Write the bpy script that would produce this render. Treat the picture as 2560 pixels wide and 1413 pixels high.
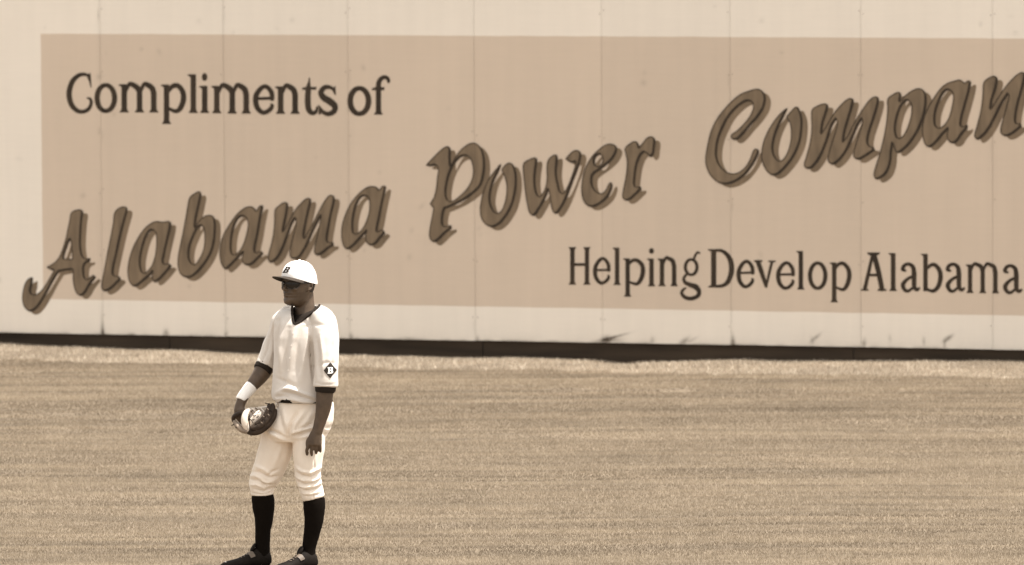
# Outfielder standing on mown grass in front of a painted outfield wall, sepia toned.
import bpy, bmesh, math, random
import numpy as np
from mathutils import Vector, Matrix, noise
from mathutils.bvhtree import BVHTree
from mathutils.geometry import tessellate_polygon

random.seed(7); rng = np.random.default_rng(7)
scene = bpy.context.scene
for o in list(bpy.data.objects): bpy.data.objects.remove(o)
COL = scene.collection

# ------------------------------------------------------------------ camera
CAM_H, PITCH, ROLL = 4.505, 0.07, -0.00522
cd = bpy.data.cameras.new('camera'); cam = bpy.data.objects.new('camera', cd); COL.objects.link(cam)
cam.matrix_world = Matrix.Translation((0, 0, CAM_H)) @ Matrix.Rotation(math.pi/2-PITCH, 4, 'X') @ Matrix.Rotation(ROLL, 4, 'Z')
cd.sensor_width = 36.0; cd.sensor_fit = 'HORIZONTAL'; cd.lens = 36.0*16878/2560
cd.clip_start = 0.5; cd.clip_end = 2000
cd.dof.use_dof = True; cd.dof.focus_distance = 40.1; cd.dof.aperture_fstop = 4.1
scene.camera = cam

# ------------------------------------------------------------------ sky, sun, exposure
SUN_EL = math.radians(71)
SUN_DIR = Vector((0.975, -0.222, 0)).normalized()          # where the sun stands, seen from above
sdir = Vector((SUN_DIR.x*math.cos(SUN_EL), SUN_DIR.y*math.cos(SUN_EL), math.sin(SUN_EL)))
world = bpy.data.worlds.new('World'); scene.world = world; world.use_nodes = True
nt = world.node_tree; nt.nodes.clear()
wo = nt.nodes.new('ShaderNodeOutputWorld'); bg = nt.nodes.new('ShaderNodeBackground')
sky = nt.nodes.new('ShaderNodeTexSky'); sky.sky_type = 'NISHITA'; sky.sun_disc = False
sky.sun_elevation = SUN_EL; sky.sun_rotation = math.atan2(SUN_DIR.x, SUN_DIR.y)
sky.dust_density = 2.5
hs = nt.nodes.new('ShaderNodeHueSaturation'); hs.inputs['Saturation'].default_value = 0.0   # a monochrome print
nt.links.new(sky.outputs[0], hs.inputs['Color'])
nt.links.new(hs.outputs[0], bg.inputs['Color']); bg.inputs['Strength'].default_value = 0.15
nt.links.new(bg.outputs[0], wo.inputs[0])
sl = bpy.data.lights.new('sun', 'SUN'); sl.energy = 4.2; sl.angle = math.radians(0.6); sl.color = (1.0, 0.965, 0.92)
sun = bpy.data.objects.new('sun', sl); COL.objects.link(sun)
sun.rotation_euler = sdir.to_track_quat('Z', 'Y').to_euler(); sun.location = (6, 30, 20)
vs = scene.view_settings
vs.view_transform = 'Standard'; vs.look = 'None'; vs.gamma = 1.0; vs.use_curve_mapping = False
vs.exposure = 1.13
scene.cycles.use_denoising = True
scene.cycles.max_bounces = 6

# ------------------------------------------------------------------ helpers
def mat(name, col, rough=0.75, var=0.0, scale=20.0, bump=0.0, bscale=80.0, spec=0.3, col2=None, stretch=None, sheen=0.0):
    m = bpy.data.materials.new(name); m.use_nodes = True
    n = m.node_tree.nodes; l = m.node_tree.links
    b = n['Principled BSDF']; b.inputs['Roughness'].default_value = rough
    b.inputs['Specular IOR Level'].default_value = spec
    if sheen: b.inputs['Sheen Weight'].default_value = sheen
    tc = n.new('ShaderNodeTexCoord'); mp = n.new('ShaderNodeMapping')
    l.new(tc.outputs['Object'], mp.inputs['Vector'])
    if stretch: mp.inputs['Scale'].default_value = stretch
    if var > 0 or col2:
        t = n.new('ShaderNodeTexNoise'); t.inputs['Scale'].default_value = scale; t.inputs['Detail'].default_value = 5
        l.new(mp.outputs[0], t.inputs['Vector'])
        r = n.new('ShaderNodeValToRGB'); r.color_ramp.elements[0].position = 0.3; r.color_ramp.elements[1].position = 0.7
        c2 = col2 or tuple(c*(1+var) for c in col)
        c1 = col if col2 else tuple(c*(1-var) for c in col)
        r.color_ramp.elements[0].color = (*c1, 1); r.color_ramp.elements[1].color = (*c2, 1)
        l.new(t.outputs['Fac'], r.inputs['Fac']); l.new(r.outputs['Color'], b.inputs['Base Color'])
    else:
        b.inputs['Base Color'].default_value = (*col, 1)
    if bump > 0:
        t2 = n.new('ShaderNodeTexNoise'); t2.inputs['Scale'].default_value = bscale; t2.inputs['Detail'].default_value = 4
        l.new(mp.outputs[0], t2.inputs['Vector'])
        bn = n.new('ShaderNodeBump'); bn.inputs['Strength'].default_value = bump; bn.inputs['Distance'].default_value = 0.004
        l.new(t2.outputs['Fac'], bn.inputs['Height']); l.new(bn.outputs[0], b.inputs['Normal'])
    return m

def link(name, me, m=None, parent=None, smooth=False):
    o = bpy.data.objects.new(name, me); COL.objects.link(o)
    if m: me.materials.append(m)
    if parent: o.parent = parent
    if smooth: me.polygons.foreach_set('use_smooth', [True]*len(me.polygons))
    return o
def from_py(name, v, f, m=None, parent=None, smooth=False):
    me = bpy.data.meshes.new(name); me.from_pydata([tuple(p) for p in v], [], f); me.update()
    return link(name, me, m, parent, smooth)
def empty(name, loc=(0, 0, 0)):
    o = bpy.data.objects.new(name, None); COL.objects.link(o); o.location = loc; o.empty_display_size = 0.2; return o
def tag(o, label=None, cat=None, group=None, kind=None):
    if label: o['label'] = label
    if cat: o['category'] = cat
    if group: o['group'] = group
    if kind: o['kind'] = kind
    return o
def box(x0, x1, y0, y1, z0, z1):
    v = [(x0,y0,z0),(x1,y0,z0),(x1,y1,z0),(x0,y1,z0),(x0,y0,z1),(x1,y0,z1),(x1,y1,z1),(x0,y1,z1)]
    f = [(0,3,2,1),(4,5,6,7),(0,1,5,4),(1,2,6,5),(2,3,7,6),(3,0,4,7)]
    return v, f
def vnoise(x, y, seed):
    """smooth value noise on numpy arrays, -1..1"""
    xi = np.floor(x).astype(np.int64); yi = np.floor(y).astype(np.int64)
    fx = x-xi; fy = y-yi; fx = fx*fx*(3-2*fx); fy = fy*fy*(3-2*fy)
    def h(a, b):
        n = (a*374761393 + b*668265263 + seed*2147483647) & 0xffffffff
        n = ((n ^ (n >> 13))*1274126177) & 0xffffffff
        return ((n ^ (n >> 16)) & 0xffff)/32767.5-1
    return (h(xi,yi)*(1-fx)+h(xi+1,yi)*fx)*(1-fy)+(h(xi,yi+1)*(1-fx)+h(xi+1,yi+1)*fx)*fy

# traced sign lettering: wall coordinates in metres (along the wall, height)
SCRIPT_LETTERS=[
('A',[[(-3.8708,1.1284),(-3.8511,1.1512),(-3.811,1.165),(-3.78,1.1662),(-3.7651,1.1489),(-3.7746,1.0837),(-3.787,0.9167),(-3.7834,0.8333),(-3.7724,0.7833),(-3.7514,0.7561),(-3.7266,0.7531),(-3.7044,0.7593,1),(-3.7072,0.7384,1),(-3.742,0.7187),(-3.7574,0.6917),(-3.7605,0.6416),(-3.753,0.5958),(-3.7328,0.5785),(-3.7034,0.5965),(-3.6766,0.6178,1),(-3.6546,0.6031,1),(-3.7111,0.5338),(-3.7472,0.4747),(-3.7874,0.4449),(-3.8227,0.4635),(-3.8444,0.515),(-3.8543,0.5817),(-3.8535,0.6636,1),(-3.905,0.6603),(-3.9852,0.6449,1),(-4.0394,0.5622),(-4.1029,0.4524),(-4.1572,0.3679),(-4.2023,0.3211),(-4.247,0.3061),(-4.2869,0.3306),(-4.3086,0.3822),(-4.3097,0.4408),(-4.2937,0.5165),(-4.2619,0.5714),(-4.2216,0.5912,1),(-4.2267,0.5342),(-4.2378,0.4922),(-4.2364,0.4587),(-4.2143,0.4423),(-4.1875,0.4469),(-4.1472,0.4727),(-4.1021,0.5278),(-4.0613,0.5911),(-4.0224,0.6561,1),(-4.0561,0.6623),(-4.0889,0.6785,1),(-4.0558,0.6957),(-4.0155,0.7214),(-3.975,0.768),(-3.9431,0.8394),(-3.9156,0.9233),(-3.8923,1.0238),(-3.8784,1.0824)],[(-3.8757,0.9213,1),(-3.8672,0.8822),(-3.8617,0.8155),(-3.8579,0.7487,1),(-3.8997,0.7481),(-3.9396,0.7517,1),(-3.9321,0.7936),(-3.9119,0.8482),(-3.8919,0.8986)]]),
('l',[[(-3.482,1.1332),(-3.4658,1.1625),(-3.4391,1.1837),(-3.3992,1.1966),(-3.3728,1.1886),(-3.3686,1.1621),(-3.3823,1.1136),(-3.4235,0.9715),(-3.4649,0.8043),(-3.4926,0.6872),(-3.4975,0.633),(-3.4818,0.6123),(-3.4535,0.6111),(-3.4403,0.6046,1),(-3.4317,0.5881,1),(-3.4629,0.5584),(-3.5076,0.516),(-3.5521,0.4903),(-3.5787,0.4874),(-3.5979,0.5063),(-3.6002,0.5438),(-3.5817,0.6275),(-3.5491,0.7865),(-3.5121,0.9537),(-3.4888,1.0706)]]),
('a',[[(-3.1579,1.0582),(-3.1049,1.0772),(-3.0521,1.072),(-2.9992,1.081,1),(-2.98,1.0688,1),(-2.9866,1.0188),(-3.0186,0.8937),(-3.0415,0.7936),(-3.0508,0.7436),(-3.0378,0.7188),(-3.0026,0.7235),(-2.979,0.7072,1),(-3.003,0.6777),(-3.0564,0.6187),(-3.1096,0.5746),(-3.1317,0.5718),(-3.1447,0.5924),(-3.1461,0.634),(-3.1379,0.6633,1),(-3.1709,0.6253),(-3.2242,0.5829),(-3.2775,0.5404),(-3.3129,0.5315),(-3.3436,0.5561),(-3.3608,0.6058),(-3.3646,0.6724),(-3.3505,0.756),(-3.3187,0.848),(-3.2738,0.9319),(-3.2112,1.0159)],[(-3.1496,1.0042),(-3.1233,0.9963),(-3.1078,0.959),(-3.1068,0.8759),(-3.1209,0.7842),(-3.148,0.7089),(-3.1837,0.6626),(-3.2148,0.6413),(-3.2368,0.6493),(-3.2514,0.6907),(-3.2534,0.7573),(-3.2349,0.8492),(-3.2076,0.9328),(-3.1762,0.9873)]]),
('b',[[(-2.8148,1.2659),(-2.7996,1.291),(-2.7687,1.312),(-2.7247,1.3308),(-2.7091,1.3044,1),(-2.7301,1.213),(-2.7575,1.0965),(-2.7669,1.0258,1),(-2.7269,1.0844),(-2.6827,1.1223),(-2.6388,1.1353),(-2.6038,1.1233),(-2.5884,1.082),(-2.5872,1.0157),(-2.5969,0.916),(-2.6284,0.816),(-2.6863,0.7239),(-2.7483,0.6565),(-2.8013,0.6184),(-2.8497,0.6135),(-2.8934,0.6378),(-2.9149,0.6873),(-2.9178,0.7621),(-2.9001,0.8621),(-2.8727,0.9788),(-2.8451,1.112),(-2.8267,1.2118)],[(-2.7097,1.0473),(-2.6879,1.031),(-2.6796,0.9813),(-2.6803,0.8983),(-2.6985,0.8233),(-2.7298,0.7648),(-2.7697,0.7185),(-2.7959,0.7265),(-2.8176,0.7635),(-2.8214,0.8216),(-2.8077,0.8883),(-2.7762,0.9634),(-2.745,1.0219)]]),
('a',[[(-2.271,1.211),(-2.2486,1.2028),(-2.2227,1.1712,1),(-2.2037,1.2033),(-2.1812,1.2213),(-2.1648,1.2166,1),(-2.1702,1.1896),(-2.1896,1.1042),(-2.2131,0.9763),(-2.2348,0.8837),(-2.2382,0.8411),(-2.2218,0.8236),(-2.1955,0.8381),(-2.1769,0.8348,1),(-2.168,0.8208,1),(-2.2072,0.7847),(-2.2525,0.7415),(-2.2938,0.7232),(-2.3274,0.7298),(-2.346,0.7544),(-2.3471,0.797),(-2.3363,0.8341,1),(-2.3718,0.8002),(-2.4172,0.7533),(-2.4625,0.7101),(-2.4965,0.6882),(-2.5226,0.7092),(-2.5409,0.7587),(-2.5479,0.8226),(-2.5358,0.908),(-2.5052,0.9866),(-2.4595,1.0582),(-2.4065,1.1299),(-2.3536,1.1803),(-2.3085,1.2056)],[(-2.3465,1.1307),(-2.3166,1.1239),(-2.2981,1.0958),(-2.2948,1.0462),(-2.3104,0.975),(-2.3373,0.8965),(-2.3715,0.8392),(-2.4092,0.8103),(-2.4317,0.8064),(-2.4464,0.8453),(-2.4458,0.9164),(-2.4338,0.9947),(-2.4107,1.066),(-2.3803,1.116)]]),
('m',[[(-2.0544,1.191),(-2.0243,1.2197),(-1.9793,1.2485),(-1.9532,1.2453),(-1.9475,1.2206),(-1.9577,1.1496),(-1.9771,1.0644),(-1.9925,1.0004,1),(-1.9585,1.0505),(-1.9207,1.1218),(-1.8754,1.1931),(-1.8228,1.2504),(-1.7741,1.2863),(-1.7481,1.2795),(-1.7484,1.2442),(-1.7676,1.1661),(-1.7907,1.0668),(-1.8063,0.9816),(-1.8013,0.9498,1),(-1.7651,1.0105),(-1.7198,1.0889),(-1.6745,1.1743),(-1.6293,1.2527),(-1.5881,1.3061),(-1.5583,1.3136),(-1.5399,1.2961),(-1.5417,1.2537),(-1.5631,1.1686),(-1.5862,1.0552),(-1.6018,0.9631),(-1.5961,0.9243),(-1.5761,0.9196),(-1.5538,0.9227,1),(-1.5487,0.9002,1),(-1.5875,0.8784),(-1.6324,0.8424),(-1.6772,0.817),(-1.707,0.8237),(-1.7142,0.8554),(-1.7025,0.9193),(-1.6795,1.0116),(-1.6602,1.0967),(-1.6524,1.1499,1),(-1.6788,1.1036),(-1.7279,1.011),(-1.7733,0.9113),(-1.8186,0.8328),(-1.8562,0.7897),(-1.8935,0.7821),(-1.9232,0.7959),(-1.9304,0.8312),(-1.9148,0.9164),(-1.888,1.0089),(-1.8725,1.0799),(-1.8759,1.1223,1),(-1.8947,1.1009),(-1.9212,1.0509),(-1.9517,0.9655),(-1.9898,0.8729),(-2.0277,0.8015),(-2.0729,0.7583),(-2.1028,0.7508),(-2.1213,0.7718),(-2.1172,0.8144),(-2.0942,0.8927),(-2.0749,0.971),(-2.0628,1.0775),(-2.0607,1.1484)]]),
('a',[[(-1.1982,1.3917),(-1.1687,1.385),(-1.143,1.3585,1),(-1.1243,1.3855),(-1.1057,1.3977),(-1.0895,1.3894,1),(-1.0987,1.3435),(-1.1254,1.2304),(-1.1483,1.1173),(-1.1674,1.0324),(-1.1601,1.0148),(-1.1342,1.0293),(-1.112,1.0261,1),(-1.0995,1.0086,1),(-1.142,0.9622),(-1.1793,0.9193),(-1.2164,0.9047),(-1.2497,0.9184),(-1.2642,0.9535),(-1.2639,0.9958),(-1.2511,1.0257,1),(-1.2899,0.9849),(-1.3347,0.9384),(-1.387,0.8882),(-1.4242,0.8701),(-1.4501,0.8838),(-1.4683,0.9295),(-1.4753,0.9931),(-1.4673,1.0709),(-1.4369,1.1631),(-1.3918,1.2484),(-1.332,1.3197),(-1.2724,1.3697),(-1.2352,1.3878)],[(-1.2765,1.3133),(-1.2469,1.3066),(-1.2301,1.2715),(-1.2291,1.208),(-1.2444,1.1373),(-1.2745,1.0663),(-1.3119,1.0164),(-1.3492,0.9947),(-1.3713,1.005),(-1.3784,1.0508),(-1.3742,1.1215),(-1.355,1.2065),(-1.3249,1.2774),(-1.2988,1.306)]]),
('P',[[(-0.7348,1.5727,1),(-0.6851,1.6246),(-0.6241,1.6831),(-0.5719,1.7233),(-0.5416,1.7268),(-0.527,1.7047,1),(-0.5292,1.6344),(-0.5253,1.5583,1),(-0.486,1.6348),(-0.4337,1.7014),(-0.373,1.7474),(-0.3211,1.7603),(-0.2781,1.7359),(-0.2439,1.6785),(-0.2315,1.596),(-0.2407,1.4968),(-0.2714,1.4056),(-0.3322,1.3471),(-0.4189,1.2882),(-0.5056,1.2458),(-0.5794,1.216,1),(-0.5927,1.1703),(-0.5973,1.1123),(-0.5889,1.0709),(-0.5587,1.0672),(-0.5283,1.0775,1),(-0.5206,1.0553,1),(-0.5763,1.0131),(-0.6286,0.9627),(-0.6677,0.9398),(-0.698,0.9552),(-0.7107,0.9948),(-0.7016,1.0695),(-0.6837,1.1526),(-0.672,1.219,1),(-0.7022,1.2518,1),(-0.6654,1.3102,1),(-0.6476,1.3849),(-0.6384,1.4678),(-0.6294,1.5258),(-0.6352,1.5655,1),(-0.6594,1.5752),(-0.6941,1.5682)],[(-0.3994,1.6563),(-0.365,1.6443),(-0.3393,1.6032),(-0.3268,1.529),(-0.3402,1.4545),(-0.3838,1.3796),(-0.4533,1.3126),(-0.5141,1.2747),(-0.5487,1.2826),(-0.5657,1.3279),(-0.5609,1.4024),(-0.5387,1.4937),(-0.4993,1.5768),(-0.4514,1.6351)]]),
('o',[[(-0.0894,1.5876,1),(-0.1173,1.5229),(-0.1547,1.4482),(-0.1811,1.3571),(-0.1859,1.2827),(-0.1689,1.2251),(-0.1347,1.1842),(-0.0959,1.1929),(-0.0654,1.2428),(-0.0435,1.3256),(-0.0387,1.4082),(-0.0555,1.4823),(-0.0827,1.5398,1),(-0.055,1.5772),(-0.0161,1.5982),(0.0156,1.5779),(0.0367,1.5163),(0.0406,1.4256),(0.0272,1.3347),(-0.0009,1.2436),(-0.0487,1.1605),(-0.1007,1.102),(-0.1569,1.0723),(-0.2129,1.084),(-0.2557,1.1331),(-0.27,1.2073),(-0.2591,1.2901),(-0.2327,1.3813),(-0.1934,1.4643),(-0.1457,1.5267)]]),
('w',[[(0.1085,1.5978),(0.1516,1.6263),(0.2032,1.6433),(0.2178,1.6269),(0.207,1.5428),(0.2005,1.4521),(0.2129,1.3616),(0.2376,1.3231),(0.2661,1.3457),(0.2938,1.3996),(0.3071,1.478),(0.3057,1.5438),(0.3103,1.6015),(0.3276,1.6387),(0.3792,1.6697),(0.3936,1.6476),(0.3845,1.5282),(0.3994,1.4295),(0.4316,1.3517),(0.4677,1.3809),(0.511,1.4719),(0.5456,1.571),(0.5544,1.6188,1),(0.5202,1.6077),(0.4672,1.636,1),(0.5034,1.6775),(0.5463,1.7067),(0.5847,1.6988),(0.5948,1.6619),(0.5713,1.5713),(0.528,1.4639),(0.476,1.3316),(0.4242,1.2322),(0.3811,1.1888),(0.3555,1.2067),(0.3386,1.2724),(0.3279,1.3464),(0.3178,1.3916,1),(0.2874,1.313),(0.2354,1.2217),(0.1922,1.17),(0.1579,1.1878),(0.1368,1.2617),(0.1202,1.3605),(0.1079,1.4758),(0.1015,1.5582)]]),
('e',[[(0.7685,1.7293),(0.8198,1.7585),(0.8667,1.7606),(0.8982,1.7388),(0.8963,1.6977),(0.8619,1.6399),(0.802,1.5859),(0.7421,1.5443),(0.6992,1.5101),(0.6888,1.4656),(0.6988,1.4082),(0.7327,1.3658),(0.7754,1.3556),(0.8096,1.3831),(0.8354,1.4327),(0.8526,1.4444),(0.8592,1.41),(0.8265,1.3357),(0.7751,1.2857),(0.7151,1.2521),(0.6639,1.2515),(0.6255,1.284),(0.6045,1.3496),(0.6049,1.4318),(0.6224,1.5225),(0.6569,1.605),(0.7085,1.6754)],[(0.7597,1.6783),(0.7818,1.6597),(0.7851,1.6227),(0.7593,1.583),(0.7294,1.5786),(0.7108,1.6097),(0.7212,1.655)]]),
('r',[[(0.9748,1.7272),(1.0243,1.7727),(1.0644,1.7854),(1.0838,1.7651),(1.0922,1.7308,1),(1.1264,1.7737),(1.1691,1.8191),(1.2073,1.8236),(1.2259,1.7992),(1.2214,1.7418),(1.2127,1.6844),(1.1897,1.6612,1),(1.1601,1.6921,1),(1.1346,1.7),(1.0962,1.6586),(1.0704,1.5846),(1.0573,1.5024),(1.0527,1.4367),(1.0654,1.4123),(1.1011,1.4143,1),(1.1079,1.3963,1),(1.0566,1.3465),(1.0054,1.3073),(0.9713,1.3069),(0.9527,1.3289),(0.9589,1.3864),(0.9762,1.4687),(0.9894,1.5509),(0.9922,1.6248),(0.9797,1.6903)]]),
('C',[[(2.0529,2.2148),(2.1068,2.2204),(2.1444,2.1945),(2.1604,2.1425),(2.1441,2.0693),(2.0954,1.9959),(2.0197,1.9117),(1.9547,1.838),(1.9114,1.8093),(1.8769,1.8216),(1.8791,1.8477),(1.9224,1.8795),(1.9874,1.9428),(2.0416,2.0163),(2.0633,2.0791),(2.0472,2.1187),(2.0041,2.1246),(1.9338,2.0834),(1.858,2.0044),(1.8037,1.9098),(1.7655,1.8153),(1.749,1.721),(1.7542,1.6478),(1.7918,1.5749),(1.8566,1.5337),(1.9214,1.5344),(1.9863,1.5769),(2.0297,1.6401),(2.059,1.7135),(2.0785,1.7346),(2.1022,1.7191),(2.0891,1.672),(2.0403,1.5879),(1.9754,1.514),(1.8888,1.4607),(1.8022,1.4472),(1.7266,1.4852),(1.6781,1.5527),(1.6578,1.6363),(1.6733,1.7517),(1.7062,1.8776),(1.7606,1.9827),(1.8475,2.0879),(1.9449,2.1722)]]),
('o',[[(2.3453,2.0688,1),(2.3053,1.9871),(2.2675,1.9138),(2.235,1.8196),(2.224,1.736),(2.2453,1.6631),(2.2883,1.6374),(2.3369,1.6849),(2.3693,1.7687),(2.3803,1.8626),(2.3697,1.946),(2.3376,1.9958,1),(2.3861,2.0504),(2.4238,2.0788),(2.4473,2.0508),(2.4665,1.9885),(2.4663,1.8947),(2.4446,1.7798),(2.396,1.675),(2.3312,1.5909),(2.2665,1.5328),(2.2127,1.5249),(2.1589,1.5787),(2.1301,1.662),(2.1379,1.756),(2.1704,1.8503),(2.2245,1.9447),(2.2893,2.0235)]]),
('m',[[(2.5557,2.0569),(2.6008,2.0885),(2.6598,2.1066),(2.6834,2.0922),(2.6704,2.0318),(2.6434,1.9483),(2.6304,1.8565,1),(2.6755,1.9277),(2.74,2.0323),(2.8043,2.1056),(2.8632,2.1498),(2.8942,2.1427),(2.8899,2.0959),(2.863,2.0021),(2.8307,1.8978),(2.8123,1.7936,1),(2.8574,1.8564),(2.911,1.9609),(2.986,2.0758),(3.0395,2.1438),(3.0822,2.1669),(3.1056,2.1546),(3.098,2.0871),(3.0659,1.983),(3.0337,1.8892),(3.0176,1.8059),(3.0335,1.7645),(3.0655,1.7564,1),(3.0708,1.7336,1),(3.0067,1.6914),(2.9479,1.6596),(2.9105,1.6697),(2.8999,1.7008),(2.9214,1.7842),(2.9536,1.8885),(2.9751,1.9614),(2.972,1.9905,1),(2.9323,1.9299),(2.8787,1.8046),(2.8143,1.6895),(2.7392,1.619),(2.7017,1.6259),(2.6857,1.657),(2.7073,1.751),(2.745,1.8659),(2.7666,1.9493),(2.756,1.9888,1),(2.7184,1.9281),(2.6753,1.8028),(2.6214,1.6772),(2.5569,1.5932),(2.5139,1.5802),(2.4882,1.6029),(2.5034,1.6656),(2.5358,1.7806),(2.5522,1.8954),(2.5503,1.9996)]]),
('p',[[(3.1866,2.148),(3.2314,2.1867),(3.274,2.2046),(3.2921,2.1871),(3.2824,2.1238,1),(3.3378,2.1823),(3.4016,2.2242),(3.4548,2.2349),(3.4919,2.2041),(3.5025,2.1317),(3.4864,2.0279),(3.4438,1.9135),(3.3799,1.8092),(3.3053,1.7338),(3.2627,1.7178),(3.2415,1.7539),(3.2277,1.7995,1),(3.2148,1.7246),(3.2072,1.6414),(3.1773,1.558),(3.1239,1.5106),(3.0865,1.503),(3.0705,1.5361),(3.092,1.6195),(3.1242,1.7237),(3.1563,1.8487),(3.1778,1.9735),(3.1854,2.0774)],[(3.3484,2.1409),(3.3749,2.1203),(3.3855,2.0478),(3.3641,1.9543),(3.3268,1.871),(3.2842,1.8291),(3.2576,1.8496),(3.247,1.9118),(3.2631,2.0054),(3.3005,2.099)]]),
('a',[[(3.7306,2.2958),(3.7835,2.3065),(3.8237,2.2809,1),(3.8576,2.3018),(3.8713,2.2874,1),(3.8576,2.217),(3.8258,2.103),(3.7992,2.0097),(3.7918,1.9372),(3.8151,1.9312),(3.8437,1.9449,1),(3.8415,1.919,1),(3.7939,1.8648),(3.7515,1.8074),(3.7091,1.8019),(3.6826,1.8327),(3.6805,1.8845),(3.6901,1.9177,1),(3.6455,1.8738),(3.5924,1.8112),(3.5393,1.7671),(3.5021,1.7792),(3.4788,1.8412),(3.4736,1.9241),(3.4971,2.028),(3.5502,2.132),(3.6246,2.2361),(3.6776,2.2779)],[(3.6776,2.2261),(3.7146,2.216),(3.7305,2.1748),(3.7199,2.0919),(3.688,1.9881),(3.6349,1.9255),(3.5978,1.92),(3.5766,1.9561),(3.582,2.0494),(3.6139,2.1428),(3.6458,2.2)]]),
('n',[[(3.9823,2.2882),(4.0267,2.3267),(4.0689,2.3393),(4.09,2.3168),(4.0794,2.2496),(4.0477,2.1461),(4.035,2.0685,1),(4.0847,2.1412),(4.1533,2.2449),(4.227,2.328),(4.285,2.3696),(4.3134,2.3646),(4.3165,2.3234),(4.2902,2.2201),(4.2586,2.1063),(4.2428,2.0133),(4.2481,1.9618),(4.2797,1.9589,1),(4.2871,1.9363,1),(4.2376,1.8945),(4.1743,1.8609),(4.1321,1.8709),(4.1195,1.909),(4.1427,2.0022),(4.1743,2.116),(4.1902,2.1781),(4.1817,2.2007,1),(4.1322,2.126),(4.0794,2.0223),(4.016,1.9081),(3.9526,1.8403),(3.9208,1.8328),(3.906,1.8606),(3.9262,1.9384),(3.9579,2.0627),(3.9738,2.1869)]]),
('y',[[(4.4322,2.4014),(4.4848,2.4429),(4.5268,2.4535),(4.5425,2.4227),(4.5268,2.3093),(4.5079,2.2062),(4.5269,2.1599),(4.5584,2.1808),(4.6003,2.2789),(4.6317,2.3923),(4.6474,2.4748),(4.6841,2.5058),(4.7155,2.5009),(4.7177,2.4546),(4.6842,2.3103),(4.6319,2.1246),(4.5585,1.9592),(4.4744,1.8554),(4.4008,1.8134),(4.3587,1.8285),(4.3692,1.8647),(4.4218,1.8858),(4.4744,1.9482),(4.5269,2.062),(4.5426,2.1137),(4.4954,2.0824),(4.4533,2.0924),(4.4323,2.1438),(4.4375,2.2675),(4.4427,2.35)]]),
]
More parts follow.
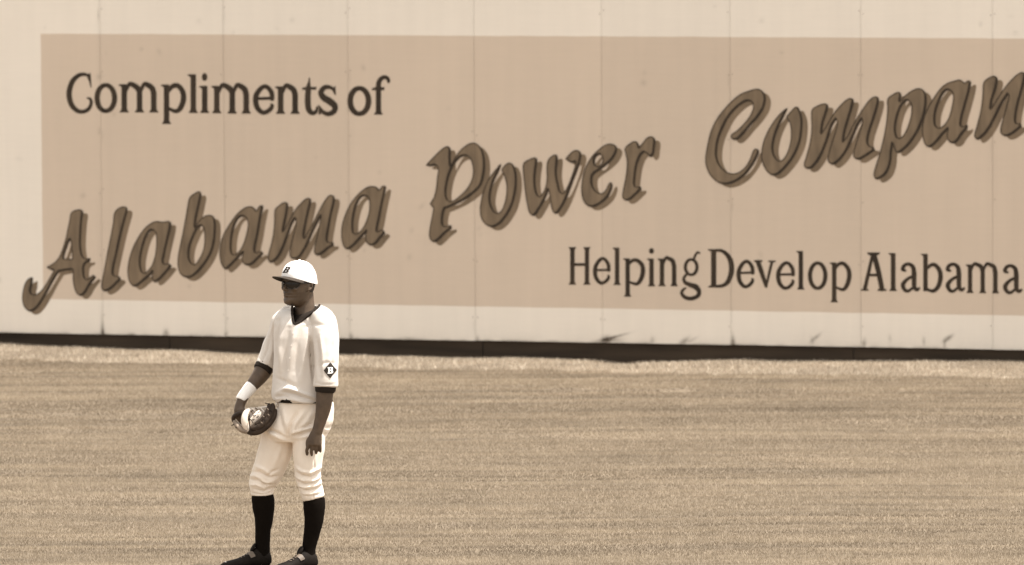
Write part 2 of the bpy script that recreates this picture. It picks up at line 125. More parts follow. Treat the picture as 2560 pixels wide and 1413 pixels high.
SERIF_LETTERS=[
('C',[('line',[(-3.6884,2.2883,0.0215),(-3.7327,2.3038,0.0287),(-3.7868,2.2956,0.0359),(-3.845,2.2422,0.0454),(-3.8748,2.1483,0.0502),(-3.8589,2.0581,0.0478),(-3.8138,2.0054,0.0407),(-3.7599,1.99,0.0335),(-3.7057,2.0108,0.0335),(-3.6788,2.0595,0.0311),(-3.6856,2.0967,0.0263),(-3.7143,2.1066,0.012)]),('poly',[(-3.6978,2.3131),(-3.6809,2.3154),(-3.6767,2.2568),(-3.6738,2.1937),(-3.6822,2.1937),(-3.6961,2.2454),(-3.7125,2.2769)])]),
('o',[('loop',[(-3.4697,2.1073,0.0478),(-3.4739,2.0738,0.0472),(-3.4852,2.0436,0.0455),(-3.5027,2.0195,0.0429),(-3.5246,2.004,0.0396),(-3.5487,1.9985,0.0359),(-3.5727,2.0036,0.0396),(-3.5943,2.0188,0.0429),(-3.6113,2.0426,0.0455),(-3.622,2.0727,0.0472),(-3.6255,2.1061,0.0478),(-3.6214,2.1396,0.0472),(-3.61,2.1699,0.0455),(-3.5925,2.1939,0.0429),(-3.5706,2.2094,0.0396),(-3.5465,2.2149,0.0359),(-3.5225,2.2098,0.0396),(-3.501,2.1945,0.0429),(-3.484,2.1707,0.0455),(-3.4732,2.1407,0.0472)])]),
('m',[('poly',[(-3.4076,2.2226),(-3.3573,2.2229),(-3.3595,2.0067),(-3.4097,2.0063)]),('poly',[(-3.4095,2.0221),(-3.3593,2.0225),(-3.3544,2.0052),(-3.3445,1.9966),(-3.3446,1.9871),(-3.425,1.9865),(-3.4249,1.996),(-3.4147,2.0047)]),('poly',[(-3.405,2.2249),(-3.3674,2.2251),(-3.3676,2.2039),(-3.4038,2.1927),(-3.4178,2.2068),(-3.4328,2.2137),(-3.4327,2.2224)]),('poly',[(-3.2718,2.1751),(-3.2216,2.1755),(-3.2232,2.0078),(-3.2734,2.0074)]),('poly',[(-3.2732,2.0232),(-3.223,2.0236),(-3.2182,2.0063),(-3.2082,1.9977),(-3.2083,1.9882),(-3.2886,1.9876),(-3.2885,1.997),(-3.2784,2.0058)]),('poly',[(-3.1454,2.1591),(-3.0953,2.1595),(-3.0967,2.0088),(-3.1468,2.0084)]),('poly',[(-3.1466,2.0242),(-3.0965,2.0245),(-3.0917,2.0073),(-3.0817,1.9987),(-3.0818,1.9892),(-3.162,1.9886),(-3.1619,1.998),(-3.1518,2.0068)]),('line',[(-3.3735,2.1575,0.0263),(-3.3376,2.2231,0.0359),(-3.2975,2.2157,0.0454),(-3.2611,2.1898,0.0502),(-3.2468,2.1584,0.0502)]),('line',[(-3.2397,2.1585,0.0263),(-3.2056,2.224,0.0359),(-3.1679,2.2166,0.0454),(-3.1337,2.1907,0.0502),(-3.1204,2.1481,0.0502)])]),
('p',[('poly',[(-3.0315,2.2229),(-2.9814,2.2232),(-2.9843,1.913),(-3.0344,1.9126)]),('poly',[(-3.0342,1.9283),(-2.9842,1.9287),(-2.9793,1.9115),(-2.9694,1.9029),(-2.9695,1.8934),(-3.0496,1.8928),(-3.0495,1.9022),(-3.0394,1.911)]),('poly',[(-3.029,2.2251),(-2.9914,2.2254),(-2.9916,2.2043),(-3.0278,2.193),(-3.0416,2.2071),(-3.0566,2.2141),(-3.0565,2.2227)]),('line',[(-2.9915,2.1658,0.0287),(-2.9506,2.2111,0.0407),(-2.9006,2.2114,0.043),(-2.863,2.1611,0.0478),(-2.8588,2.0938,0.0502),(-2.8868,2.0262,0.0454),(-2.9287,2.0011,0.0359),(-2.9904,2.0254,0.0239)])]),
('l',[('poly',[(-2.7938,2.3098),(-2.7439,2.3101),(-2.7466,2.007),(-2.7966,2.0067)]),('poly',[(-2.7964,2.0224),(-2.7465,2.0228),(-2.7417,2.0055),(-2.7318,1.9969),(-2.7318,1.9875),(-2.8117,1.9869),(-2.8117,1.9963),(-2.8016,2.005)]),('poly',[(-2.7913,2.312),(-2.7539,2.3123),(-2.7541,2.2912),(-2.7901,2.28),(-2.804,2.294),(-2.8189,2.301),(-2.8188,2.3096)])]),
('i',[('poly',[(-2.6937,2.2139),(-2.6438,2.2143),(-2.6457,2.0078),(-2.6956,2.0075)]),('poly',[(-2.6954,2.0232),(-2.6455,2.0236),(-2.6407,2.0063),(-2.6308,1.9977),(-2.6309,1.9883),(-2.7107,1.9877),(-2.7106,1.9971),(-2.7006,2.0058)]),('poly',[(-2.6912,2.2162),(-2.6538,2.2165),(-2.654,2.1954),(-2.69,2.1841),(-2.7038,2.1982),(-2.7187,2.2051),(-2.7187,2.2138)]),('blob',(-2.6693,2.2893,0.0251,0.0335))]),
('m',[('poly',[(-2.5869,2.2147),(-2.5371,2.215),(-2.5389,2.0064),(-2.5887,2.006)]),('poly',[(-2.5886,2.0218),(-2.5387,2.0221),(-2.5339,2.0049),(-2.524,1.9964),(-2.5241,1.9869),(-2.6038,1.9863),(-2.6038,1.9957),(-2.5937,2.0044)]),('poly',[(-2.5844,2.2169),(-2.547,2.2172),(-2.5472,2.1961),(-2.5832,2.1849),(-2.597,2.1989),(-2.6119,2.2059),(-2.6118,2.2145)]),('poly',[(-2.4509,2.173),(-2.4012,2.1734),(-2.4026,2.0053),(-2.4524,2.0049)]),('poly',[(-2.4522,2.0206),(-2.4025,2.021),(-2.3976,2.0037),(-2.3878,1.9952),(-2.3878,1.9858),(-2.4675,1.9851),(-2.4674,1.9946),(-2.4574,2.0033)]),('poly',[(-2.3279,2.1537),(-2.2783,2.1541),(-2.2795,2.0062),(-2.3292,2.0059)]),('poly',[(-2.3291,2.0215),(-2.2794,2.0219),(-2.2745,2.0047),(-2.2647,1.9962),(-2.2648,1.9868),(-2.3443,1.9861),(-2.3442,1.9955),(-2.3342,2.0042)]),('line',[(-2.5518,2.1544,0.0263),(-2.5163,2.2196,0.0359),(-2.4765,2.2123,0.0454),(-2.4404,2.1865,0.0502),(-2.4262,2.1553,0.0502)]),('line',[(-2.4191,2.1553,0.0263),(-2.386,2.2205,0.0359),(-2.3493,2.2132,0.0454),(-2.3162,2.1874,0.0502),(-2.3032,2.1449,0.0502)])]),
('e',[('line',[(-2.206,2.1121,0.025),(-2.0654,2.1164,0.0273)]),('line',[(-2.0757,2.1085,0.0409),(-2.0811,2.1643,0.0432),(-2.121,2.2101,0.0364),(-2.165,2.2043,0.0386),(-2.2094,2.1524,0.0454),(-2.2208,2.1008,0.0491),(-2.2081,2.0395,0.0463),(-2.1667,1.9992,0.0386),(-2.1264,2.0017,0.0364),(-2.0881,2.0294,0.0386),(-2.0761,2.0558,0.0327),(-2.0863,2.0667,0.0159)])]),
('n',[('poly',[(-2.025,2.214),(-1.9755,2.2144),(-1.9772,2.0064),(-2.0267,2.006)]),('poly',[(-2.0266,2.0217),(-1.977,2.0221),(-1.9722,2.0049),(-1.9624,1.9963),(-1.9625,1.9869),(-2.0417,1.9863),(-2.0417,1.9957),(-2.0317,2.0044)]),('poly',[(-2.0225,2.2163),(-1.9854,2.2165),(-1.9856,2.1955),(-2.0213,2.1843),(-2.0351,2.1983),(-2.0499,2.2052),(-2.0498,2.2139)]),('poly',[(-1.8982,2.1568),(-1.8487,2.1571),(-1.8499,2.0074),(-1.8994,2.007)]),('poly',[(-1.8992,2.0227),(-1.8498,2.023),(-1.845,2.0059),(-1.8351,1.9973),(-1.8352,1.988),(-1.9144,1.9873),(-1.9143,1.9967),(-1.9043,2.0054)]),('line',[(-1.9913,2.1505,0.0263),(-1.9578,2.219,0.0359),(-1.9205,2.2116,0.0454),(-1.8868,2.1859,0.0502),(-1.8735,2.148,0.0502)])]),
('t',[('line',[(-1.7477,2.2896,0.0072),(-1.7503,2.2527,0.0191),(-1.7578,2.1969,0.0478),(-1.7632,2.1019,0.0526),(-1.7567,2.0294,0.0502),(-1.7276,1.9972,0.0407),(-1.6922,2.0075,0.0311),(-1.6801,2.0523,0.012)]),('poly',[(-1.8119,2.2043),(-1.7883,2.2112),(-1.6848,2.2141),(-1.6897,2.1895),(-1.812,2.1887)])]),
('s',[('line',[(-1.5346,2.1906,0.0239),(-1.5673,2.2105,0.0311),(-1.6143,2.209,0.0407),(-1.6475,2.1697,0.0478),(-1.6267,2.1275,0.055),(-1.5682,2.0922,0.0598),(-1.5262,2.0535,0.0526),(-1.5383,2.0088,0.0454),(-1.5866,1.9894,0.0383),(-1.6334,2.008,0.0335),(-1.6648,2.0524,0.0143)]),('poly',[(-1.5392,2.2084),(-1.5203,2.2242),(-1.5162,2.1461),(-1.5256,2.1461),(-1.5464,2.1816)]),('poly',[(-1.6694,2.0714),(-1.6601,2.058),(-1.6452,2.0135),(-1.6489,1.9867),(-1.6701,1.982)])]),
('o',[('loop',[(-1.2329,2.0992,0.0502),(-1.2371,2.0664,0.0496),(-1.2486,2.0368,0.0479),(-1.2664,2.0133,0.0453),(-1.2887,1.9981,0.042),(-1.3133,1.9927,0.0383),(-1.3379,1.9977,0.042),(-1.36,2.0126,0.0453),(-1.3774,2.0358,0.0479),(-1.3885,2.0653,0.0496),(-1.3922,2.098,0.0502),(-1.3881,2.1307,0.0496),(-1.3765,2.1603,0.0479),(-1.3587,2.1839,0.0453),(-1.3364,2.1991,0.042),(-1.3118,2.2044,0.0383),(-1.2872,2.1994,0.042),(-1.2651,2.1845,0.0453),(-1.2477,2.1613,0.0479),(-1.2366,2.1318,0.0496)])]),
('f',[('poly',[(-1.1689,2.2288),(-1.1221,2.2291),(-1.1237,2.0065),(-1.1704,2.0061)]),('poly',[(-1.1703,2.0217),(-1.1236,2.0221),(-1.119,2.0049),(-1.1097,1.9964),(-1.1098,1.9871),(-1.1846,1.9865),(-1.1845,1.9958),(-1.1751,2.0045)]),('line',[(-1.1457,2.2011,0.0454),(-1.143,2.249,0.043),(-1.1241,2.2825,0.0383),(-1.0924,2.2983,0.0335),(-1.0633,2.2851,0.0335),(-1.0565,2.2574,0.0263)]),('poly',[(-1.2018,2.2041),(-1.183,2.2131),(-1.0918,2.216),(-1.0944,2.1892),(-1.2019,2.1885)])]),
('H',[('poly',[(0.5016,0.9083),(0.5401,0.9088),(0.5387,0.6168),(0.5002,0.6162)]),('poly',[(0.5002,0.6286),(0.5388,0.6291),(0.5426,0.6156),(0.5502,0.6089),(0.5502,0.6015),(0.4885,0.6005),(0.4886,0.608),(0.4963,0.6149)]),('poly',[(0.5014,0.8836),(0.4969,0.8971),(0.49,0.9038),(0.49,0.9106),(0.5517,0.9115),(0.5516,0.9047),(0.5447,0.8978),(0.54,0.8841)]),('poly',[(0.6268,0.91),(0.6636,0.9105),(0.6623,0.6187),(0.6254,0.6181)]),('poly',[(0.6255,0.6305),(0.6624,0.631),(0.666,0.6175),(0.6733,0.6108),(0.6733,0.6034),(0.6143,0.6025),(0.6143,0.6099),(0.6217,0.6168)]),('poly',[(0.6266,0.8853),(0.6223,0.8989),(0.6157,0.9056),(0.6157,0.9123),(0.6747,0.9132),(0.6747,0.9064),(0.668,0.8995),(0.6635,0.8858)]),('poly',[(0.5339,0.779),(0.6318,0.7804),(0.6317,0.7572),(0.5338,0.7558)])]),
('e',[('line',[(0.7251,0.7238,0.0185),(0.8389,0.7278,0.0202)]),('line',[(0.8306,0.7223,0.0303),(0.8261,0.7744,0.0319),(0.7937,0.8167,0.0269),(0.7581,0.8111,0.0286),(0.7224,0.7627,0.0336),(0.7132,0.7147,0.0363),(0.7237,0.6578,0.0343),(0.7573,0.6206,0.0286),(0.7899,0.6231,0.0269),(0.8208,0.649,0.0286),(0.8304,0.6736,0.0242),(0.8222,0.6837,0.0118)])]),
('l',[('poly',[(0.8838,0.9105),(0.9222,0.911),(0.921,0.6195),(0.8826,0.6189)]),('poly',[(0.8826,0.6313),(0.921,0.6319),(0.9248,0.6183),(0.9325,0.6117),(0.9324,0.6043),(0.871,0.6033),(0.871,0.6107),(0.8787,0.6176)]),('poly',[(0.8858,0.912),(0.9145,0.9124),(0.9145,0.8961),(0.8868,0.8871),(0.8761,0.898),(0.8646,0.9034),(0.8646,0.9102)])]),
('p',[('poly',[(0.973,0.8238),(1.0114,0.8244),(1.0101,0.5245),(0.9717,0.5239)]),('poly',[(0.9718,0.5362),(1.0102,0.5368),(1.0139,0.5233),(1.0216,0.5167),(1.0216,0.5093),(0.9602,0.5083),(0.9602,0.5157),(0.9679,0.5226)]),('poly',[(0.9749,0.8254),(1.0037,0.8258),(1.0036,0.8095),(0.976,0.8005),(0.9653,0.8114),(0.9538,0.8168),(0.9538,0.8236)]),('line',[(1.0024,0.778,0.0208),(1.0345,0.8078,0.0288),(1.0744,0.8083,0.032),(1.1141,0.7719,0.0368),(1.1219,0.7143,0.04),(1.1033,0.6524,0.0368),(1.068,0.6156,0.0288),(1.0026,0.6316,0.016)])]),
('i',[('poly',[(1.1766,0.8252),(1.2148,0.8257),(1.214,0.6132),(1.1757,0.6126)]),('poly',[(1.1758,0.6249),(1.2141,0.6255),(1.2178,0.612),(1.2255,0.6054),(1.2254,0.598),(1.1642,0.597),(1.1642,0.6044),(1.1719,0.6113)]),('poly',[(1.1785,0.8268),(1.2072,0.8272),(1.2071,0.8108),(1.1795,0.8018),(1.1689,0.8128),(1.1574,0.8181),(1.1574,0.8249)]),('blob',(1.196,0.8886,0.0216,0.024))]),
('n',[('poly',[(1.2651,0.8265),(1.3033,0.827),(1.3025,0.6161),(1.2643,0.6155)]),('poly',[(1.2643,0.6278),(1.3025,0.6284),(1.3063,0.6149),(1.3139,0.6083),(1.3139,0.6009),(1.2527,0.5999),(1.2527,0.6073),(1.2604,0.6142)]),('poly',[(1.267,0.828),(1.2957,0.8284),(1.2956,0.8121),(1.268,0.8031),(1.2574,0.814),(1.2459,0.8194),(1.2459,0.8262)]),('poly',[(1.3684,0.7679),(1.4066,0.7685),(1.406,0.6177),(1.3678,0.6171)]),('poly',[(1.3678,0.6294),(1.4061,0.63),(1.4098,0.6165),(1.4174,0.6099),(1.4174,0.6025),(1.3563,0.6015),(1.3563,0.6089),(1.364,0.6158)]),('line',[(1.2904,0.7745,0.0194),(1.3172,0.8318,0.0264),(1.3482,0.8257,0.0335),(1.3763,0.8065,0.0384),(1.3874,0.7605,0.0384)])]),
('g',[('loop',[(1.5814,0.761,0.0288),(1.5789,0.7415,0.0285),(1.5719,0.7238,0.0276),(1.5609,0.7097,0.0262),(1.5472,0.7006,0.0244),(1.5319,0.6973,0.0224),(1.5167,0.7001,0.0244),(1.503,0.7089,0.0262),(1.4922,0.7227,0.0276),(1.4852,0.7401,0.0285),(1.4829,0.7596,0.0288),(1.4854,0.7791,0.0285),(1.4924,0.7968,0.0276),(1.5034,0.8109,0.0262),(1.5171,0.82,0.0244),(1.5324,0.8233,0.0224),(1.5476,0.8205,0.0244),(1.5613,0.8117,0.0262),(1.5721,0.7979,0.0276),(1.5791,0.7805,0.0285)]),('line',[(1.5546,0.8206,0.0176),(1.5642,0.8514,0.0208),(1.5818,0.8786,0.0192),(1.5977,0.8788,0.0208),(1.6016,0.8574,0.0176)]),('line',[(1.4938,0.7021,0.0208),(1.4698,0.6694,0.0256),(1.48,0.635,0.0304),(1.5237,0.6149,0.0384),(1.5713,0.5979,0.048),(1.5966,0.5637,0.0384),(1.587,0.5251,0.0336),(1.5313,0.5027,0.0336),(1.4796,0.5119,0.032),(1.4503,0.5461,0.0272),(1.4663,0.5771,0.0224),(1.4878,0.5882,0.0112)])]),
('D',[('poly',[(1.7009,0.9071),(1.7453,0.9077),(1.7443,0.5998),(1.6999,0.5991)]),('poly',[(1.6756,0.9106),(1.7549,0.9117),(1.7548,0.8925),(1.6977,0.8917),(1.6755,0.9014)]),('poly',[(1.6745,0.5957),(1.6746,0.6049),(1.6968,0.6152),(1.7539,0.6161),(1.7538,0.5969)]),('line',[(1.739,0.9007,0.0224),(1.7944,0.8969,0.0272),(1.8458,0.8554,0.0384),(1.8717,0.7906,0.0448),(1.8699,0.7138,0.0448),(1.8412,0.6443,0.0384),(1.7975,0.6129,0.0288),(1.738,0.6066,0.0224)])]),
('e',[('line',[(1.9453,0.7195,0.0194),(2.0607,0.7235,0.0211)]),('line',[(2.0522,0.7181,0.0317),(2.0476,0.7677,0.0335),(2.0146,0.811,0.0282),(1.9786,0.8052,0.0299),(1.9424,0.7557,0.0352),(1.9332,0.7065,0.038),(1.9439,0.6483,0.0359),(1.978,0.6102,0.0299),(2.0111,0.6128,0.0282),(2.0424,0.6393,0.0299),(2.0521,0.6645,0.0254),(2.0437,0.6748,0.0123)])]),
('v',[('line',[(2.0964,0.813,0.04),(2.1261,0.7291,0.04),(2.1653,0.6109,0.0272)]),('line',[(2.2148,0.8147,0.024),(2.1932,0.7301,0.024),(2.1693,0.6263,0.0192)]),('poly',[(2.0632,0.8255),(2.1343,0.8265),(2.1343,0.8112),(2.0632,0.8102)]),('poly',[(2.1832,0.8242),(2.2463,0.8251),(2.2463,0.8113),(2.1832,0.8104)])]),
('e',[('line',[(2.2792,0.7107,0.0194),(2.4002,0.7148,0.0211)]),('line',[(2.3914,0.7093,0.0317),(2.3865,0.7604,0.0335),(2.3519,0.8036,0.0282),(2.3141,0.7978,0.0299),(2.2761,0.7483,0.0352),(2.2665,0.6992,0.038),(2.2777,0.6411,0.0359),(2.3136,0.6031,0.0299),(2.3483,0.6057,0.0282),(2.3811,0.6323,0.0299),(2.3912,0.6574,0.0254),(2.3825,0.6677,0.0123)])]),
('l',[('poly',[(2.4382,0.9043),(2.476,0.9048),(2.4753,0.6065),(2.4375,0.6059)]),('poly',[(2.4376,0.6182),(2.4753,0.6188),(2.4791,0.6053),(2.4866,0.5987),(2.4866,0.5914),(2.4262,0.5904),(2.4262,0.5978),(2.4338,0.6046)]),('poly',[(2.4401,0.9059),(2.4684,0.9063),(2.4684,0.89),(2.4412,0.8811),(2.4306,0.892),(2.4193,0.8973),(2.4193,0.904)])]),
('o',[('loop',[(2.6626,0.7072,0.0361),(2.6594,0.6755,0.0357),(2.6502,0.6469,0.0346),(2.6359,0.624,0.0329),(2.6179,0.6091,0.0307),(2.598,0.6038,0.0282),(2.5781,0.6085,0.0307),(2.5601,0.6228,0.0329),(2.5459,0.6453,0.0346),(2.5368,0.6737,0.0357),(2.5337,0.7053,0.0361),(2.537,0.737,0.0357),(2.5462,0.7657,0.0346),(2.5605,0.7886,0.0329),(2.5785,0.8034,0.0307),(2.5984,0.8087,0.0282),(2.6183,0.804,0.0307),(2.6362,0.7897,0.0329),(2.6504,0.7673,0.0346),(2.6595,0.7388,0.0357)])]),
('p',[('poly',[(2.7178,0.815),(2.7554,0.8156),(2.7549,0.5069),(2.7172,0.5063)]),('poly',[(2.7172,0.5185),(2.7549,0.5191),(2.7586,0.5057),(2.7661,0.4991),(2.7661,0.4918),(2.7058,0.4908),(2.7059,0.4982),(2.7134,0.505)]),('poly',[(2.7197,0.8166),(2.7479,0.817),(2.7479,0.8008),(2.7208,0.7918),(2.7102,0.8027),(2.6989,0.808),(2.6989,0.8147)]),('line',[(2.7459,0.7688,0.0204),(2.7774,0.8037,0.0282),(2.8142,0.808,0.0314),(2.8534,0.7666,0.0361),(2.8627,0.7057,0.0392),(2.8453,0.6367,0.0361),(2.8099,0.5964,0.0282),(2.7472,0.6161,0.0157)])]),
('A',[('line',[(3.0571,0.8839,0.0235),(3.0256,0.7462,0.0298),(2.9917,0.6008,0.033)]),('line',[(3.0688,0.8841,0.0439),(3.1061,0.7474,0.0424),(3.1356,0.603,0.0408)]),('poly',[(3.0125,0.9016),(3.1196,0.9031),(3.1157,0.8893),(3.0883,0.8752),(3.0414,0.8746),(3.0156,0.8879)]),('poly',[(3.0177,0.7293),(3.1076,0.7307),(3.1076,0.7078),(3.0138,0.7064)]),('poly',[(2.9588,0.6033),(3.0214,0.6043),(3.0253,0.5906),(2.9572,0.5895)]),('poly',[(3.0996,0.6055),(3.1715,0.6066),(3.1747,0.5914),(3.0996,0.5902)])]),
('l',[('poly',[(3.2094,0.8983),(3.2484,0.8988),(3.2481,0.6063),(3.209,0.6057)]),('poly',[(3.2091,0.6179),(3.2481,0.6185),(3.252,0.6051),(3.2598,0.5985),(3.2598,0.5912),(3.1973,0.5902),(3.1973,0.5975),(3.2051,0.6044)]),('poly',[(3.2114,0.8998),(3.2406,0.9002),(3.2406,0.8841),(3.2125,0.8751),(3.2016,0.886),(3.1899,0.8913),(3.1899,0.898)])]),
('a',[('line',[(3.3341,0.7569,0.0157),(3.3091,0.7695,0.0345),(3.3224,0.8001,0.0298),(3.3575,0.812,0.0267),(3.3926,0.7897,0.0361),(3.4026,0.7366,0.0408),(3.4026,0.6604,0.0392),(3.4064,0.6209,0.0361),(3.4274,0.606,0.0314),(3.4477,0.6193,0.0173)]),('line',[(3.3964,0.7152,0.0235),(3.3457,0.6885,0.0267),(3.3105,0.6438,0.0377),(3.3261,0.6021,0.0314),(3.3573,0.5943,0.0251),(3.4025,0.63,0.0204)])]),
('b',[('poly',[(3.4791,0.8959),(3.5165,0.8965),(3.5162,0.5937),(3.4788,0.5931)]),('poly',[(3.481,0.8975),(3.509,0.8979),(3.509,0.8818),(3.4821,0.8729),(3.4716,0.8837),(3.4604,0.889),(3.4604,0.8957)]),('line',[(3.5094,0.7762,0.0204),(3.5444,0.8071,0.0298),(3.5794,0.8061,0.033),(3.6144,0.7625,0.0377),(3.6221,0.7018,0.0392),(3.6026,0.6331,0.0361),(3.5598,0.5959,0.0298),(3.5069,0.6126,0.0188)])]),
('a',[('line',[(3.706,0.7608,0.0157),(3.6812,0.7734,0.0345),(3.6944,0.804,0.0298),(3.7294,0.8159,0.0267),(3.7643,0.7936,0.0361),(3.7743,0.7406,0.0408),(3.7743,0.6646,0.0392),(3.7782,0.6251,0.0361),(3.7991,0.6103,0.0314),(3.8193,0.6235,0.0173)]),('line',[(3.7681,0.7192,0.0235),(3.7176,0.6926,0.0267),(3.6827,0.648,0.0377),(3.6982,0.6064,0.0314),(3.7292,0.5985,0.0251),(3.7743,0.6342,0.0204)])]),
('m',[('poly',[(3.8489,0.8146),(3.8845,0.8151),(3.8844,0.6002),(3.8488,0.5996)]),('poly',[(3.8488,0.6118),(3.8844,0.6123),(3.888,0.599),(3.8951,0.5925),(3.8951,0.5852),(3.838,0.5843),(3.838,0.5916),(3.8452,0.5984)]),('poly',[(3.8506,0.8161),(3.8774,0.8165),(3.8774,0.8004),(3.8517,0.7915),(3.8417,0.8023),(3.831,0.8076),(3.831,0.8143)]),('poly',[(3.9535,0.7675),(3.9891,0.768),(3.989,0.6011),(3.9534,0.6005)]),('poly',[(3.9534,0.6127),(3.989,0.6132),(3.9926,0.5999),(3.9997,0.5933),(3.9997,0.586),(3.9427,0.5852),(3.9427,0.5924),(3.9498,0.5992)]),('poly',[(4.0588,0.7615),(4.0943,0.762),(4.0943,0.6012),(4.0587,0.6006)]),('poly',[(4.0587,0.6128),(4.0943,0.6133),(4.0979,0.6),(4.105,0.5935),(4.105,0.5862),(4.048,0.5853),(4.048,0.5926),(4.0552,0.5994)]),('line',[(3.8729,0.7663,0.0181),(3.8998,0.8199,0.0247),(3.9313,0.8145,0.0313),(3.9599,0.7964,0.0361),(3.9713,0.7564,0.0361)]),('line',[(3.9759,0.7678,0.0181),(4.0034,0.8214,0.0247),(4.0356,0.816,0.0313),(4.0649,0.798,0.0361),(4.0765,0.7526,0.0361)])]),
('a',[('line',[(4.1802,0.7557,0.0157),(4.1554,0.7682,0.0345),(4.1686,0.7987,0.0298),(4.2033,0.8106,0.0267),(4.2381,0.7884,0.0361),(4.2481,0.7355,0.0408),(4.2481,0.6597,0.0392),(4.252,0.6203,0.0361),(4.2729,0.6055,0.0314),(4.2929,0.6187,0.0173)]),('line',[(4.242,0.7142,0.0235),(4.1917,0.6876,0.0267),(4.157,0.6431,0.0377),(4.1724,0.6017,0.0314),(4.2033,0.5938,0.0251),(4.2481,0.6294,0.0204)])]),
]

# ------------------------------------------------------------------ ground
WALL_Y, WALL_A = 55.54, 0.2929                 # wall passes (0, WALL_Y), its right end nearer
CA, SA = math.cos(WALL_A), math.sin(WALL_A)
SOIL = np.array([(-12,.03),(-4.418,.031),(-3.807,.016),(-2.997,.002),(-2.299,-.014),(-1.375,-.013),(-.331,-.012),(.272,-.008),(.701,-.017),(.841,-.027),(.933,-.056),(1.094,-.044),(1.301,-.019),(1.709,.012),(2.37,.014),(3.151,.026),(4.09,.044),(12,.04)])
def wall_uv(x, y):
    return x*CA-(y-WALL_Y)*SA, -(x*SA+(y-WALL_Y)*CA)      # along the wall, distance in front of it
def ground_z(x, y):
    x = np.asarray(x, float); y = np.asarray(y, float)
    u, w = wall_uv(x, y)
    g = np.interp(u, SOIL[:,0], SOIL[:,1])+0.006*vnoise(u*4, w*0+3, 5)
    z = g*np.exp(-(np.maximum(w, 0)/0.55)**2)
    near = np.clip((np.hypot(x+1.3, y-40)-1.0)/2.0, 0, 1)
    z = z+near*(0.010*vnoise(x*0.35, y*1.1, 11)+0.005*vnoise(x*1.1, y*2.6, 12))*np.clip(w/1.5, 0, 1)
    return z
def lines(lo, hi, a, b, step, far):
    return np.array(sorted(set([round(v, 4) for v in np.arange(a, b+step/2, step)] + [lo, hi]+far)))
gx = lines(-900, 900, -13, 13, 0.2, [-300,-100,-40,-20,20,40,100,300])
gy = lines(-300, 1500, 33, 60, 0.1, [-60,0,15,25,30,70,100,200,500])
X, Y = np.meshgrid(gx, gy); Zg = ground_z(X, Y)
V = np.stack([X.ravel(), Y.ravel(), Zg.ravel()], 1); nx = len(gx); ny = len(gy)
ii, jj = np.meshgrid(np.arange(nx-1), np.arange(ny-1)); a = (jj*nx+ii).ravel()
F = np.stack([a, a+1, a+nx+1, a+nx], 1)
soil = mat('turf_soil', (0.15, 0.117, 0.082), 0.9, var=0.3, scale=1.6, bump=0.6, bscale=60, spec=0.1, stretch=(0.4, 2.2, 1))
go = tag(from_py('ground', V.tolist(), F.tolist(), soil, smooth=True), kind='structure')

# ------------------------------------------------------------------ grass blades
def blade_material(name, dark, light):
    m = bpy.data.materials.new(name); m.use_nodes = True; n = m.node_tree.nodes; l = m.node_tree.links
    n.remove(n['Principled BSDF']); out = n['Material Output']
    at = n.new('ShaderNodeAttribute'); at.attribute_name = 'tone'
    r = n.new('ShaderNodeValToRGB'); r.color_ramp.elements[0].color = (*dark, 1); r.color_ramp.elements[1].color = (*light, 1)
    l.new(at.outputs['Fac'], r.inputs['Fac'])
    d = n.new('ShaderNodeBsdfDiffuse'); t = n.new('ShaderNodeBsdfTranslucent'); mx = n.new('ShaderNodeMixShader')
    mx.inputs[0].default_value = 0.40
    l.new(r.outputs[0], d.inputs[0]); l.new(r.outputs[0], t.inputs[0])
    l.new(d.outputs[0], mx.inputs[1]); l.new(t.outputs[0], mx.inputs[2]); l.new(mx.outputs[0], out.inputs[0])
    return m
def blades(name, x, y, hgt, wid, tone, lean, m):
    n = len(x); z = ground_z(x, y)
    az = rng.uniform(0, 2*np.pi, n); la = rng.uniform(0, 2*np.pi, n); ll = lean*rng.uniform(.2, 1, n)*hgt
    v = np.empty((n, 3, 3), np.float32)
    dx = np.cos(az)*wid/2; dy = np.sin(az)*wid/2
    v[:,0] = np.stack([x-dx, y-dy, z-.004], 1); v[:,1] = np.stack([x+dx, y+dy, z-.004], 1)
    v[:,2] = np.stack([x+np.cos(la)*ll, y+np.sin(la)*ll, z+hgt], 1)
    me = bpy.data.meshes.new(name)
    me.vertices.add(3*n); me.vertices.foreach_set('co', v.ravel())
    me.loops.add(3*n); me.loops.foreach_set('vertex_index', np.arange(3*n, dtype=np.int32))
    me.polygons.add(n); me.polygons.foreach_set('loop_start', np.arange(0, 3*n, 3, dtype=np.int32))
    me.update(calc_edges=True)
    a = me.attributes.new('tone', 'FLOAT', 'POINT'); a.data.foreach_set('value', np.repeat(np.clip(tone, 0, 1), 3).astype(np.float32))
    return link(name, me, m)
def streaks(x, y):
    y = y+0.06*vnoise(x/1.6, y*0, 77)
    return (0.34*vnoise(x/5.5, y/0.60, 1)+0.66*vnoise(x/3.8+9, y/0.14, 2)+0.36*vnoise(x/6.0, y/1.6, 3)
            +0.66*vnoise(x/2.0, y/0.070, 4)+0.24*vnoise(x/.6, y/.10, 8))
N = 1750000
x = rng.uniform(-6.2, 6.2, N); y = rng.uniform(39.0, 57.8, N)
u, w = wall_uv(x, y)
edge = 1.32+0.10*vnoise(u*1.3, u*0, 21)+0.12*vnoise(u*7, w*2, 22)
keep = w > edge; x, y, u, w = x[keep], y[keep], u[keep], w[keep]
st = streaks(x, y)
st = st-0.45*np.exp(-((w-1.75)/0.28)**2)*(0.6+0.4*vnoise(u*1.2, u*0, 31))
